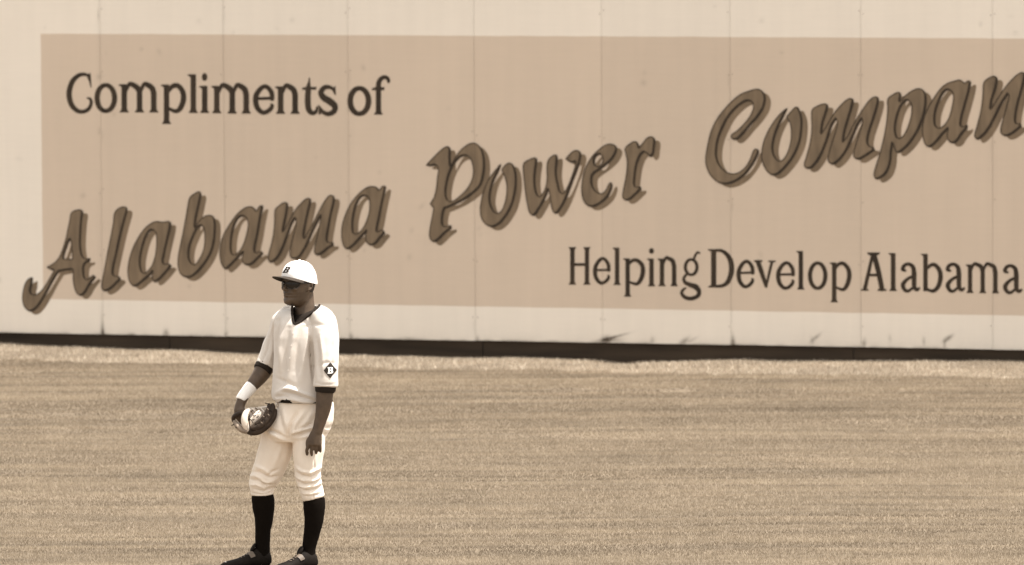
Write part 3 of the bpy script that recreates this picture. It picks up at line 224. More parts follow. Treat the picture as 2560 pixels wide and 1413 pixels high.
hgt = np.maximum(0.0125+0.003*np.clip(st, -1, 1)+rng.uniform(-.004, .006, len(x)), .006)
clump = vnoise(x/.28, y/.30, 61)+.6*vnoise(x/.11, y/.14, 62)
divot = np.clip(vnoise(x/.42+3, y/.16, 63)*1.0+vnoise(x/1.9, y/.9, 64)*.6-.78, 0, 1)
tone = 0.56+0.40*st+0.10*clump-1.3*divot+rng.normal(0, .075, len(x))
hgt = hgt*(1-.5*np.clip(divot*3, 0, 1))
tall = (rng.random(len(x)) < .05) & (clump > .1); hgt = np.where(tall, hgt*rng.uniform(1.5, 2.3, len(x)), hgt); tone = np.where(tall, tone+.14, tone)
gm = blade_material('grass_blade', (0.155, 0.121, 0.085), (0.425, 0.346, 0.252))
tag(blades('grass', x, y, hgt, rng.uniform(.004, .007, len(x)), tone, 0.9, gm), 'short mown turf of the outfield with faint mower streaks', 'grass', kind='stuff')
N = 170000
x = rng.uniform(-8, 8, N); y = rng.uniform(50, 59, N); u, w = wall_uv(x, y)
edge = 1.36+0.10*vnoise(u*1.3, u*0, 21)+0.12*vnoise(u*7, w*2, 22)
keep = (w > -0.03) & (w < edge); x, y, u, w = x[keep], y[keep], u[keep], w[keep]
cl = vnoise(u*3.1, w*2.2, 41)+0.7*vnoise(u*9, w*5, 42)
hgt = np.maximum(.012, 0.026+0.009*cl+rng.uniform(-.010, .012, len(x)))*np.clip(0.30+w*1.6, 0, 1)
tone = 0.60+0.20*cl+rng.normal(0, .20, len(x))
dm = blade_material('dry_grass_blade', (0.20, 0.160, 0.118), (0.62, 0.525, 0.41))
tag(blades('dry_grass', x, y, hgt, rng.uniform(.006, .011, len(x)), tone, 1.1, dm), 'pale unmown dry grass strip along the foot of the wall', 'dry grass', kind='stuff')

# ------------------------------------------------------------------ outfield wall
wall = empty('outfield_wall', (0, WALL_Y, 0)); wall.rotation_euler = (0, 0, -WALL_A)
tag(wall, 'cream outfield wall of upright panels painted with a tan advertising sign', 'wall', kind='thing')
def wall_material():
    m = bpy.data.materials.new('painted_panel'); m.use_nodes = True; n = m.node_tree.nodes; l = m.node_tree.links
    b = n['Principled BSDF']; b.inputs['Roughness'].default_value = 0.62; b.inputs['Specular IOR Level'].default_value = 0.25
    tc = n.new('ShaderNodeTexCoord'); sx = n.new('ShaderNodeSeparateXYZ'); l.new(tc.outputs['Object'], sx.inputs[0])
    def mth(op, a, b_=None, clamp=False):
        k = n.new('ShaderNodeMath'); k.operation = op; k.use_clamp = clamp
        for i, v in enumerate((a, b_)):
            if v is None: continue
            if isinstance(v, (int, float)): k.inputs[i].default_value = v
            else: l.new(v, k.inputs[i])
        return k.outputs[0]
    def noi(scale, stretch, detail=4):
        mp = n.new('ShaderNodeMapping'); mp.inputs['Scale'].default_value = stretch; l.new(tc.outputs['Object'], mp.inputs['Vector'])
        t = n.new('ShaderNodeTexNoise'); t.inputs['Scale'].default_value = scale; t.inputs['Detail'].default_value = detail
        l.new(mp.outputs[0], t.inputs['Vector']); return t.outputs['Fac']
    wob = mth('MULTIPLY', mth('SUBTRACT', noi(3.0, (1, 1, 1)), 0.5), 0.012)
    U_ = mth('ADD', sx.outputs['X'], wob); Z_ = mth('ADD', sx.outputs['Z'], wob)
    def step(v, e):            # brushed edge about 6 mm soft
        return mth('DIVIDE', mth('SUBTRACT', v, e-0.003), 0.006, True)
    inside = mth('MULTIPLY', mth('MULTIPLY', step(U_, -4.125), step(Z_, 0.408)), mth('SUBTRACT', 1.0, step(Z_, 2.644)))
    mix = n.new('ShaderNodeMix'); mix.data_type = 'RGBA'; l.new(inside, mix.inputs['Factor'])
    mix.inputs[6].default_value = (0.745, 0.668, 0.570, 1); mix.inputs[7].default_value = (0.575, 0.466, 0.362, 1)
    # faded, brushed paint: broad blotches, vertical drips, faint horizontal brushing
    f1 = noi(0.9, (1, 1, 1)); f2 = noi(5.0, (2.2, 1, 0.12)); f3 = noi(40.0, (0.08, 1, 1), 2); f4 = noi(120.0, (1, 1, 1), 2)
    s = mth('ADD', mth('MULTIPLY', f1, 0.13), mth('ADD', mth('MULTIPLY', f2, 0.09), mth('ADD', mth('MULTIPLY', f3, 0.05), mth('MULTIPLY', f4, 0.05))))
    oi = n.new('ShaderNodeObjectInfo')
    s = mth('ADD', s, mth('ADD', 0.815, mth('MULTIPLY', oi.outputs['Random'], 0.05)))
    hv = n.new('ShaderNodeHueSaturation'); l.new(mix.outputs[2], hv.inputs['Color']); l.new(s, hv.inputs['Value'])
    at = n.new('ShaderNodeAttribute'); at.attribute_name = 'dirt'
    brk = mth('MULTIPLY', at.outputs['Fac'], mth('ADD', 0.35, mth('MULTIPLY', noi(45.0, (1, 1, 1.0)), 1.3)), True)
    md = n.new('ShaderNodeMix'); md.data_type = 'RGBA'; l.new(brk, md.inputs['Factor']); l.new(hv.outputs[0], md.inputs[6])
    md.inputs[7].default_value = (0.075, 0.055, 0.038, 1)
    l.new(md.outputs[2], b.inputs['Base Color'])
    bn = n.new('ShaderNodeBump'); bn.inputs['Strength'].default_value = 0.25; bn.inputs['Distance'].default_value = 0.002
    l.new(mth('ADD', f2, f4), bn.inputs['Height']); l.new(bn.outputs[0], b.inputs['Normal'])
    return m
PM = wall_material()
SEAM0, PW, TOPZ = -3.595, 1.0925, 3.55
SMUDGE = [(-3.598,.137,.05,.014,90,.9),(-3.598,.20,.10,.010,95,.35),(-3.031,.137,.035,.02,90,.8),(-2.499,.14,.03,.014,80,.5),(-3.33,.125,.03,.01,0,.5),
 (.80,.152,.045,.026,20,.95),(.86,.168,.10,.007,14,.75),(.89,.184,.11,.006,14,.65),(.85,.150,.08,.014,5,.7),(1.20,.155,.03,.016,80,.45),(1.469,.150,.05,.018,35,.8),(1.54,.163,.05,.010,30,.4),(1.882,.135,.045,.016,90,.9),(1.882,.175,.05,.010,90,.45),
 (2.58,.200,.05,.012,40,.7),(2.55,.17,.035,.01,100,.4),(2.984,.160,.035,.014,85,.75),(3.20,.205,.03,.010,95,.35),(3.484,.185,.035,.010,95,.5),(3.683,.213,.045,.014,35,1.0),(3.655,.165,.04,.009,90,.55),(-.30,.135,.03,.012,90,.5),(-1.4,.137,.03,.014,90,.6),(-.9,.135,.06,.008,0,.4),(.35,.133,.05,.008,0,.45)]
_r = random.Random(5)
SCUFF = [(_r.uniform(-4.6, 4.6), _r.uniform(.45, 2.9), _r.uniform(.012, .03), _r.uniform(.008, .02), _r.uniform(0, 180), _r.uniform(.10, .30)) for _ in range(46)]
SCUFF += [(SEAM0+_r.randint(-1, 8)*PW+_r.choice((-.017, .017)), z_-.05, .05, .005, 90, _r.uniform(.10, .25)) for z_ in (.30, .81, 1.32, 1.83, 2.34, 2.85) for _ in range(5)]
SMUDGE += SCUFF
def dirt(u, z, zb, ul, ur):
    d = 0.50*np.exp(-np.maximum(z-zb, 0)/0.012)*(0.5+0.5*vnoise(u*14, z*0, 51))+0.14*np.exp(-np.maximum(z-zb, 0)/.10)*(0.5+0.5*vnoise(u*6, z*4, 52))
    d += 0.10*np.exp(-np.minimum(u-ul, ur-u)/0.012)*(0.4+0.6*vnoise(z*2.2, u*0+ul, 53))
    for (a, b, ln, wd, ang, am) in SMUDGE:
        c, s = math.cos(math.radians(ang)), math.sin(math.radians(ang))
        p = (u-a)*c+(z-b)*s; q = -(u-a)*s+(z-b)*c
        d += am*0.75*np.exp(-(p/ln)**2-(q/(wd*1.15))**2)
    return np.clip(d, 0, 1)
for k in range(-5, 13):
    ul = SEAM0+k*PW+0.0009; ur = ul+PW-0.0018; zb = 0.122+0.0012*k+random.uniform(-.002, .002); yo = random.uniform(-.0006, .0006)
    if k == -1: zb = 0.119
    us = np.linspace(ul, ur, 90); zs = np.concatenate([np.linspace(zb, 0.32, 24), np.linspace(0.34, 3.0, 150), [3.3, TOPZ]])
    Ug, Zz = np.meshgrid(us, zs); n_ = Ug.size
    v = np.concatenate([np.stack([Ug.ravel(), np.full(n_, yo), Zz.ravel()], 1), np.array([[ul,.018,zb],[ur,.018,zb],[ur,.018,TOPZ],[ul,.018,TOPZ]])])
    nu, nz = len(us), len(zs); f = []
    for j in range(nz-1):
        for i in range(nu-1):
            p = j*nu+i; f.append((p, p+1, p+nu+1, p+nu))
    f.append(tuple([n_, n_+1]+[nu-1-i for i in range(nu)]))
    f.append(tuple([(nz-1)*nu+i for i in range(nu)]+[n_+2, n_+3]))
    f.append(tuple([n_+3, n_]+[j*nu for j in range(nz)]))
    f.append(tuple([n_+1, n_+2]+[j*nu+nu-1 for j in range(nz-1, -1, -1)]))
    f.append((n_+1, n_, n_+3, n_+2))
    o = from_py('wall_panel', v.tolist(), f, PM, wall)
    at = o.data.attributes.new('dirt', 'FLOAT', 'POINT')
    dd = np.concatenate([dirt(Ug.ravel(), Zz.ravel(), zb, ul, ur), np.ones(4)*.3])
    at.data.foreach_set('value', dd.astype(np.float32))
base_m = mat('plinth_board', (0.040, 0.0275, 0.0175), 0.8, var=0.4, scale=3.0, bump=0.5, bscale=25, spec=0.2, stretch=(0.35, 1, 3))
wood_m = mat('frame_timber', (0.10, 0.072, 0.048), 0.85, var=0.3, scale=6, bump=0.3, bscale=40)
# base boards below the panels, set back under their lower edge
bx0 = -8.6
while bx0 < 10.4:
    ln = random.uniform(2.2, 3.4)
    v, f = box(bx0+.004, bx0+ln-.004, 0.020+random.uniform(0, .008), .075, -.35, .150)
    from_py('base_board', v, f, base_m, wall); bx0 += ln
v, f = box(-8.9, 10.6, .0195, .09, .152, TOPZ); from_py('backing_frame', v, f, wood_m, wall)
v, f = box(-9.05, 10.6, -.03, .12, TOPZ+.002, TOPZ+.045); from_py('cap_rail', v, f, wood_m, wall)
# nail heads along the panel joints
nail_m = mat('rusty_nail', (0.15, 0.10, 0.065), 0.7)
bm = bmesh.new(); bmesh.ops.create_cone(bm, cap_ends=True, segments=8, radius1=.0042, radius2=.003, depth=.003)
bmesh.ops.rotate(bm, verts=bm.verts, matrix=Matrix.Rotation(math.pi/2, 3, 'X')); nail_me = bpy.data.meshes.new('nail_head'); bm.to_mesh(nail_me); bm.free(); nail_me.materials.append(nail_m)
for k in range(-1, 9):
    for j in range(6):
        for s in (-1, 1):
            if random.random() < .25: continue
            o = bpy.data.objects.new('nail_head', nail_me); COL.objects.link(o); o.parent = wall
            o.location = (SEAM0+k*PW+s*.017+random.uniform(-.004, .004), -.0015, .30+.51*j+random.uniform(-.03, .03))

# ------------------------------------------------------------------ painted lettering
def hermite(loop, closed=True, sub=5):
    out = []; n = len(loop); P = [Vector(p[:2]) for p in loop]; cor = [len(p) > 2 and p[2] == 1 for p in loop]
    for i in range(n):
        p1, p2 = P[i], P[(i+1) % n]; p0, p3 = P[i-1], P[(i+2) % n]
        L_ = (p2-p1).length
        def tang(a, b, c, corner, first):
            d = (b-a) if corner and not first else ((c-b) if corner else (c-a))
            return d.normalized()*L_ if d.length > 1e-9 else Vector((0, 0))
        t1 = (p2-p1).normalized()*L_ if cor[i] else ((p2-p0).normalized()*L_ if (p2-p0).length > 1e-9 else Vector((0, 0)))
        t2 = (p2-p1).normalized()*L_ if cor[(i+1) % n] else ((p3-p1).normalized()*L_ if (p3-p1).length > 1e-9 else Vector((0, 0)))
        for k in range(sub):
            t = k/sub; h1 = 2*t**3-3*t*t+1; h2 = t**3-2*t*t+t; h3 = -2*t**3+3*t*t; h4 = t**3-t*t
            out.append(p1*h1+t1*h2+p2*h3+t2*h4)
    return out
def flat_mesh(name, polys, m, parent, yoff):
    """polys: list of loop lists (outer + holes); lies on the wall front, cut open at the panel joints"""
    bm = bmesh.new()
    for q, loops in enumerate(polys):
        vl = [[Vector((p[0], p[1], 0)) for p in lp] for lp in loops]
        flat = [p for lp in vl for p in lp]
        vs_ = [bm.verts.new((p.x, yoff-0.00012*q, p.y)) for p in flat]
        for t in tessellate_polygon(vl):
            try: fc = bm.faces.new([vs_[i] for i in t])
            except ValueError: pass
    for fc in bm.faces:
        fc.normal_update()
        if fc.normal.y > 0: fc.normal_flip()
    us = [v.co.x for v in bm.verts]
    for k in range(-2, 11):
        s = SEAM0+k*PW
        if min(us) < s < max(us):
            for e in (-.0009, .0009):
                bmesh.ops.bisect_plane(bm, geom=bm.verts[:]+bm.edges[:]+bm.faces[:], plane_co=(s+e, 0, 0), plane_no=(1, 0, 0))
            bmesh.ops.delete(bm, geom=[f_ for f_ in bm.faces if abs(f_.calc_center_median().x-s) < .0009], context='FACES')
    me = bpy.data.meshes.new(name); bm.to_mesh(me); bm.free()
    return link(name, me, m, parent)
def paint(name, c, var):
    return mat(name, c, 0.6, var=var, scale=6.0, bump=0.15, bscale=90, spec=0.25, stretch=(2.6, 1, 0.45))
M_face = paint('letter_brown', (0.176, 0.126, 0.079), 0.24)
M_shadow = paint('letter_shadow_brown', (0.180, 0.128, 0.080), 0.2)
M_line = paint('letter_outline_brown', (0.036, 0.024, 0.014), 0.25)
M_text = paint('lettering_dark_brown', (0.036, 0.024, 0.014), 0.3)
def ribbon(loop, wmin, wadd):
    quads = []; n = len(loop)
    area = sum(loop[i].x*loop[(i+1) % n].y-loop[(i+1) % n].x*loop[i].y for i in range(n))
    sg = 1 if area > 0 else -1
    off = []
    for i in range(n):
        t = (loop[(i+1) % n]-loop[i-1])
        t = t.normalized() if t.length > 1e-9 else Vector((1, 0))
        nr = Vector((t.y, -t.x))*sg                       # outward for outer loops
        off.append((nr, t))
    return off
def outline_polys(loops, hole_flags):
    polys = []
    for lp, hole in zip(loops, hole_flags):
        off = ribbon(lp, 0, 0); n = len(lp); A_, B_ = [], []
        for p, (nr, t) in zip(lp, off):
            s = -1 if hole else 1
            fac = max(0, (nr*s).dot(Vector((0.80, -0.60))))
            w_ = 0.0085+0.0150*fac
            A_.append(p+nr*s*w_*0.35); B_.append(p-nr*s*w_*0.65)
        for i in range(n):
            j = (i+1) % n
            polys.append([[A_[i], A_[j], B_[j], B_[i]]])
    return polys
def quads_mesh(name, polys, m, parent, yoff):
    bm = bmesh.new()
    for lp in polys:
        vs_ = [bm.verts.new((p[0], yoff, p[1])) for p in lp[0]]
        try: bm.faces.new(vs_)
        except ValueError: pass
    bmesh.ops.remove_doubles(bm, verts=bm.verts, dist=1e-5)
    for fc in bm.faces:
        fc.normal_update()
        if fc.normal.y > 0: fc.normal_flip()
    me = bpy.data.meshes.new(name); bm.to_mesh(me); bm.free(); return link(name, me, m, parent)
for idx, (ch, loops) in enumerate(SCRIPT_LETTERS):
    ls = [hermite(lp) for lp in loops]; d = 0.00006*idx
    fo = flat_mesh('letter', [ls], M_face, wall, -0.0024-d)
    sh = [[p+Vector((0.049, -0.031)) for p in lp] for lp in ls]
    flat_mesh('letter_shadow', [sh], M_shadow, fo, -0.0010-d)
    quads_mesh('letter_outline', outline_polys(ls, [False]+[True]*(len(ls)-1)), M_line, fo, -0.0038-d)
def stroke(pts, closed=False):
    P = [Vector(p[:2]) for p in pts]; Wd = [p[2] for p in pts]; n = len(P); out = []
    rngi = range(n) if closed else range(n-1)
    for i in rngi:
        g = (lambda k: k % n) if closed else (lambda k: min(max(k, 0), n-1))
        p0, p1, p2, p3 = P[g(i-1)], P[g(i)], P[g(i+1)], P[g(i+2)]
        for k in range(6):
            t = k/6
            q = 0.5*((2*p1)+(p2-p0)*t+(2*p0-5*p1+4*p2-p3)*t*t+(3*p1-p0-3*p2+p3)*t**3)
            out.append((q, Wd[g(i)]*(1-t)+Wd[g(i+1)]*t))
    if not closed: out.append((P[-1], Wd[-1]))
    L_, R_ = [], []; m_ = len(out)
    for i, (p, w_) in enumerate(out):
        a = out[(i-1) % m_][0] if closed or i > 0 else p
        b = out[(i+1) % m_][0] if closed or i < m_-1 else p
        t = (b-a).normalized(); nr = Vector((-t.y, t.x)); L_.append(p+nr*w_/2); R_.append(p-nr*w_/2)
    if closed: return [L_, R_[::-1]]
    e0 = (out[0][0]-out[1][0]).normalized()*out[0][1]*.38; e1 = (out[-1][0]-out[-2][0]).normalized()*out[-1][1]*.38
    return [L_+[L_[-1]*.75+R_[-1]*.25+e1, L_[-1]*.25+R_[-1]*.75+e1]+R_[::-1]+[R_[0]*.75+L_[0]*.25+e0, R_[0]*.25+L_[0]*.75+e0]]
for idx, (ch, parts) in enumerate(SERIF_LETTERS):
    polys = []
    for kind, d in parts:
        if kind == 'poly': polys.append([[Vector(p) for p in d]])
        elif kind == 'blob': polys.append([[Vector((d[0]+d[2]*math.cos(t*math.pi/8), d[1]+d[3]*math.sin(t*math.pi/8))) for t in range(16)]])
        elif kind == 'loop': polys.append(stroke(d, True))
        else: polys.append(stroke(d))
    flat_mesh('letter', polys, M_text, wall, -0.0010-0.00004*idx)

# ------------------------------------------------------------------ the outfielder
# body measures are taken along the figure in units of S metres; x 735 is the stance, y 1424 the ground
S = 40/16878
person = empty('person', (-1.2925, 39.88, 0.0)); person.rotation_euler = (0, 0.0052, 0); person.scale = (1, 1, 1.0066)
tag(person, 'baseball player in white cap and jersey standing in front of the wall', 'person')
def PX(x, y, d=0.0): return Vector(((x-735)*S, d, (1424-y)*S))
def ring_mesh(bm, rings, cap=True):
    K = len(rings[0]); vr = [[bm.verts.new(p) for p in r] for r in rings]
    for a, b in zip(vr[:-1], vr[1:]):
        for i in range(K):
            bm.faces.new((a[i], a[(i+1) % K], b[(i+1) % K], b[i]))
    if cap:
        for r, rev in ((vr[0], True), (vr[-1], False)):
            c = bm.verts.new(sum((v.co for v in r), Vector())/K)
            for i in range(K):
                f = (r[i], r[(i+1) % K], c); bm.faces.new(f[::-1] if rev else f)
def torso_rings(rows, K=40, e=2.3):
    out = []
    for (y, xl, xr, dc, rd) in rows:
        cx, rx = (xl+xr)/2, (xr-xl)/2*S; r = []
        for i in range(K):
            t = 2*math.pi*i/K; c, s = math.cos(t), math.sin(t)
            r.append(PX(cx, y, dc)+Vector((rx*math.copysign(abs(c)**(2/e), c), rd*math.copysign(abs(s)**(2/e), s), 0)))
        out.append(r)
    return out
def tube_rings(path, K=20, sub=4):
    """path rows (x, y, depth, half width px, half depth m); rings square to the path"""
    P = [PX(p[0], p[1], p[2]) for p in path]; n = len(P); q = []
    for i in range(n-1):
        p0, p1, p2, p3 = P[max(i-1, 0)], P[i], P[i+1], P[min(i+2, n-1)]
        for k in range(sub):
            t = k/sub
            q.append((0.5*((2*p1)+(p2-p0)*t+(2*p0-5*p1+4*p2-p3)*t*t+(3*p1-p0-3*p2+p3)*t**3),
                      path[i][3]*(1-t)+path[i+1][3]*t, path[i][4]*(1-t)+path[i+1][4]*t))
    q.append((P[-1], path[-1][3], path[-1][4])); out = []
    for i, (p, ra, rb) in enumerate(q):
        t = (q[min(i+1, len(q)-1)][0]-q[max(i-1, 0)][0]).normalized()
        b = Vector((0, 1, 0)); b = (b-t*b.dot(t)).normalized(); a = t.cross(b)
        out.append([p+a*(ra*S*math.cos(2*math.pi*k/K))+b*(rb*math.sin(2*math.pi*k/K)) for k in range(K)])
    return out
def tube(bm, path, K=20, sub=4, cap=True): ring_mesh(bm, tube_rings(path, K, sub), cap)
def ellipsoid(bm, c, r, rot=None, seg=16):
    M = Matrix.Translation(c) @ (rot or Matrix.Identity(4)) @ Matrix.Diagonal((*r, 1))
    bmesh.ops.create_uvsphere(bm, u_segments=seg, v_segments=seg//2+2, radius=1.0, matrix=M)
def finish(bm, name):
    bmesh.ops.recalc_face_normals(bm, faces=bm.faces)
    me = bpy.data.meshes.new(name); bm.to_mesh(me); bm.free(); return me
def remesh(me, voxel, smooth=3):
    o = bpy.data.objects.new('tmp', me); COL.objects.link(o)
    md = o.modifiers.new('r', 'REMESH'); md.mode = 'VOXEL'; md.voxel_size = voxel
    dg = bpy.context.evaluated_depsgraph_get(); out = bpy.data.meshes.new_from_object(o.evaluated_get(dg))
    bpy.data.objects.remove(o); 
    n = len(out.vertices); co = np.empty(n*3); out.vertices.foreach_get('co', co); co = co.reshape(-1, 3)
    ed = np.empty(len(out.edges)*2, np.int32); out.edges.foreach_get('vertices', ed); ed = ed.reshape(-1, 2)
    deg = np.bincount(ed.ravel(), minlength=n)[:, None]
    for k in range(smooth):
        acc = np.zeros_like(co); np.add.at(acc, ed[:,0], co[ed[:,1]]); np.add.at(acc, ed[:,1], co[ed[:,0]])
        lap = acc/np.maximum(deg, 1)-co
        co = co+lap*(0.55 if k % 2 == 0 else -0.35 if smooth > 3 else 0.55)
    out.vertices.foreach_set('co', co.ravel()); out.update(); return out
def vert_arrays(me):
    n = len(me.vertices); co = np.empty(n*3); me.vertices.foreach_get('co', co)
    no = np.empty(n*3, np.float32); me.vertex_normals.foreach_get('vector', no)
    return co.reshape(-1, 3), no.reshape(-1, 3).astype(float)
def fold(me, lst, wr=0.0, wscale=(9, 9, 5), seed=0):
    """cloth folds: ridges and creases along lines on the front of the figure, plus loose wrinkling"""
    co, no = vert_arrays(me)
    px = co[:,0]/S+735; py = 1424-co[:,2]/S; d = np.zeros(len(co)); front = np.clip(0.35-no[:,1], 0, 1)
    for (pts, amp, w_) in lst:
        best = np.full(len(co), 1e9); tt = np.zeros(len(co)); m_ = len(pts)-1
        for i in range(m_):
            (x0, y0), (x1, y1) = pts[i], pts[i+1]; L2 = (x1-x0)**2+(y1-y0)**2
            t = np.clip(((px-x0)*(x1-x0)+(py-y0)*(y1-y0))/L2, 0, 1)
            dist = np.hypot(px-x0-t*(x1-x0), py-y0-t*(y1-y0)); k = dist < best
            best[k] = dist[k]; tt[k] = (i+t[k])/m_
        d += amp*np.exp(-(best/w_)**2)*np.sin(np.clip(tt, .03, .97)*math.pi)**0.5*front
    if wr:
        d += wr*np.array([noise.noise(Vector((p[0]*wscale[0]+seed, p[1]*wscale[1], p[2]*wscale[2])))+.5*noise.noise(Vector((p[0]*wscale[0]*2.3, p[1]*wscale[1]*2.3+seed, p[2]*wscale[2]*2.3))) for p in co])
    co = co+no*d[:, None]; me.vertices.foreach_set('co', co.ravel()); me.update()
def bvh_of(me):
    return BVHTree.FromPolygons([v.co.copy() for v in me.vertices], [tuple(p.vertices) for p in me.polygons])
def on_front(bvh, x, y, lift):
    o = PX(x, y, -1.5); h = bvh.ray_cast(o, Vector((0, 1, 0)))
    return (h[0]+h[1]*lift if h[1].y < 0 else h[0]-h[1]*lift) if h[0] else PX(x, y, -.1)

skin = mat('skin', (0.078, 0.051, 0.031), 0.5, var=0.2, scale=24, bump=0.25, bscale=200, spec=0.3)
white_cloth = mat('jersey_cloth', (0.61, 0.548, 0.482), 0.85, var=0.05, scale=8, bump=0.12, bscale=380, spec=0.15, sheen=0.15)
pant_cloth = mat('trouser_cloth', (0.75, 0.652, 0.545), 0.85, var=0.07, scale=7, bump=0.12, bscale=340, spec=0.15, sheen=0.15)
cap_cloth = mat('cap_cloth', (0.80, 0.755, 0.71), 0.8, var=0.02, scale=12, bump=0.1, bscale=400, spec=0.15)
brim_cloth = mat('brim_cloth', (0.034, 0.024, 0.016), 0.85, var=0.12, scale=30)
black_cloth = mat('dark_cloth', (0.020, 0.0142, 0.010), 0.85, var=0.15, scale=40, bump=0.2, bscale=300, spec=0.15)
sock_cloth = mat('sock_knit', (0.0062, 0.0042, 0.0028), 0.95, var=0.15, scale=60, bump=0.2, bscale=420, spec=0.06)
tape_cloth = mat('wristband_cotton', (0.80, 0.755, 0.70), 0.9, bump=0.3, bscale=260)
hair_m = mat('hair_stubble', (0.022, 0.015, 0.010), 0.7, var=0.3, scale=120)
lens_m = mat('tinted_lens', (0.016, 0.011, 0.007), 0.25, spec=0.25)
frame_m = mat('glasses_frame', (0.018, 0.012, 0.008), 0.35, spec=0.5)
shoe_m = mat('shoe_leather', (0.010, 0.007, 0.0048), 0.75, var=0.3, scale=25, spec=0.10)
strap_m = mat('shoe_strap', (0.12, 0.088, 0.062), 0.5, var=0.2, scale=30)
sole_m = mat('shoe_sole', (0.05, 0.036, 0.026), 0.6)
mark_m = mat('shoe_mark_white', (0.62, 0.55, 0.47), 0.5)
emb_m = mat('embroidery_dark', (0.022, 0.015, 0.010), 0.8)
embw_m = mat('embroidery_white', (0.80, 0.755, 0.70), 0.8)

# ---- head frame: turned to the left of the picture, a little towards the camera
PHI = math.radians(42); HS = 1.06
HF = Vector((-math.cos(PHI), -math.sin(PHI), 0)); HL = Vector((math.sin(PHI), -math.cos(PHI), 0))
HC = PX(744.5, 757, -0.02)
def HP(f, s, h): return HC+HF*(f*HS)+HL*(s*HS)+Vector((0, 0, h))
HEAD = [(-.012,.050,.010,.032),(-.004,.080,.018,.040),(.004,.093,.024,.046),(.016,.100,.034,.053),(.030,.1005,.046,.059),(.042,.091,.054,.062),(.052,.0995,.060,.065),(.0595,.0880,.066,.067),(.066,.0995,.070,.069),(.078,.095,.078,.071),(.095,.0935,.086,.073),(.108,.0915,.091,.0745),(.120,.0885,.094,.0755),(.132,.0925,.096,.0765),(.145,.0950,.098,.077),(.170,.090,.099,.0775),(.195,.078,.090,.070),(.215,.058,.072,.055),(.230,.028,.040,.030)]
def head_r(h, th):
    hs_ = [r[0] for r in HEAD]; f = np.interp(h, hs_, [r[1] for r in HEAD]); b = np.interp(h, hs_, [r[2] for r in HEAD]); w_ = np.interp(h, hs_, [r[3] for r in HEAD])
    c, s = math.cos(th), math.sin(th)
    e = 2.0
    return ((f if c > 0 else b)*c, w_*math.copysign(abs(s)**0.92, s))
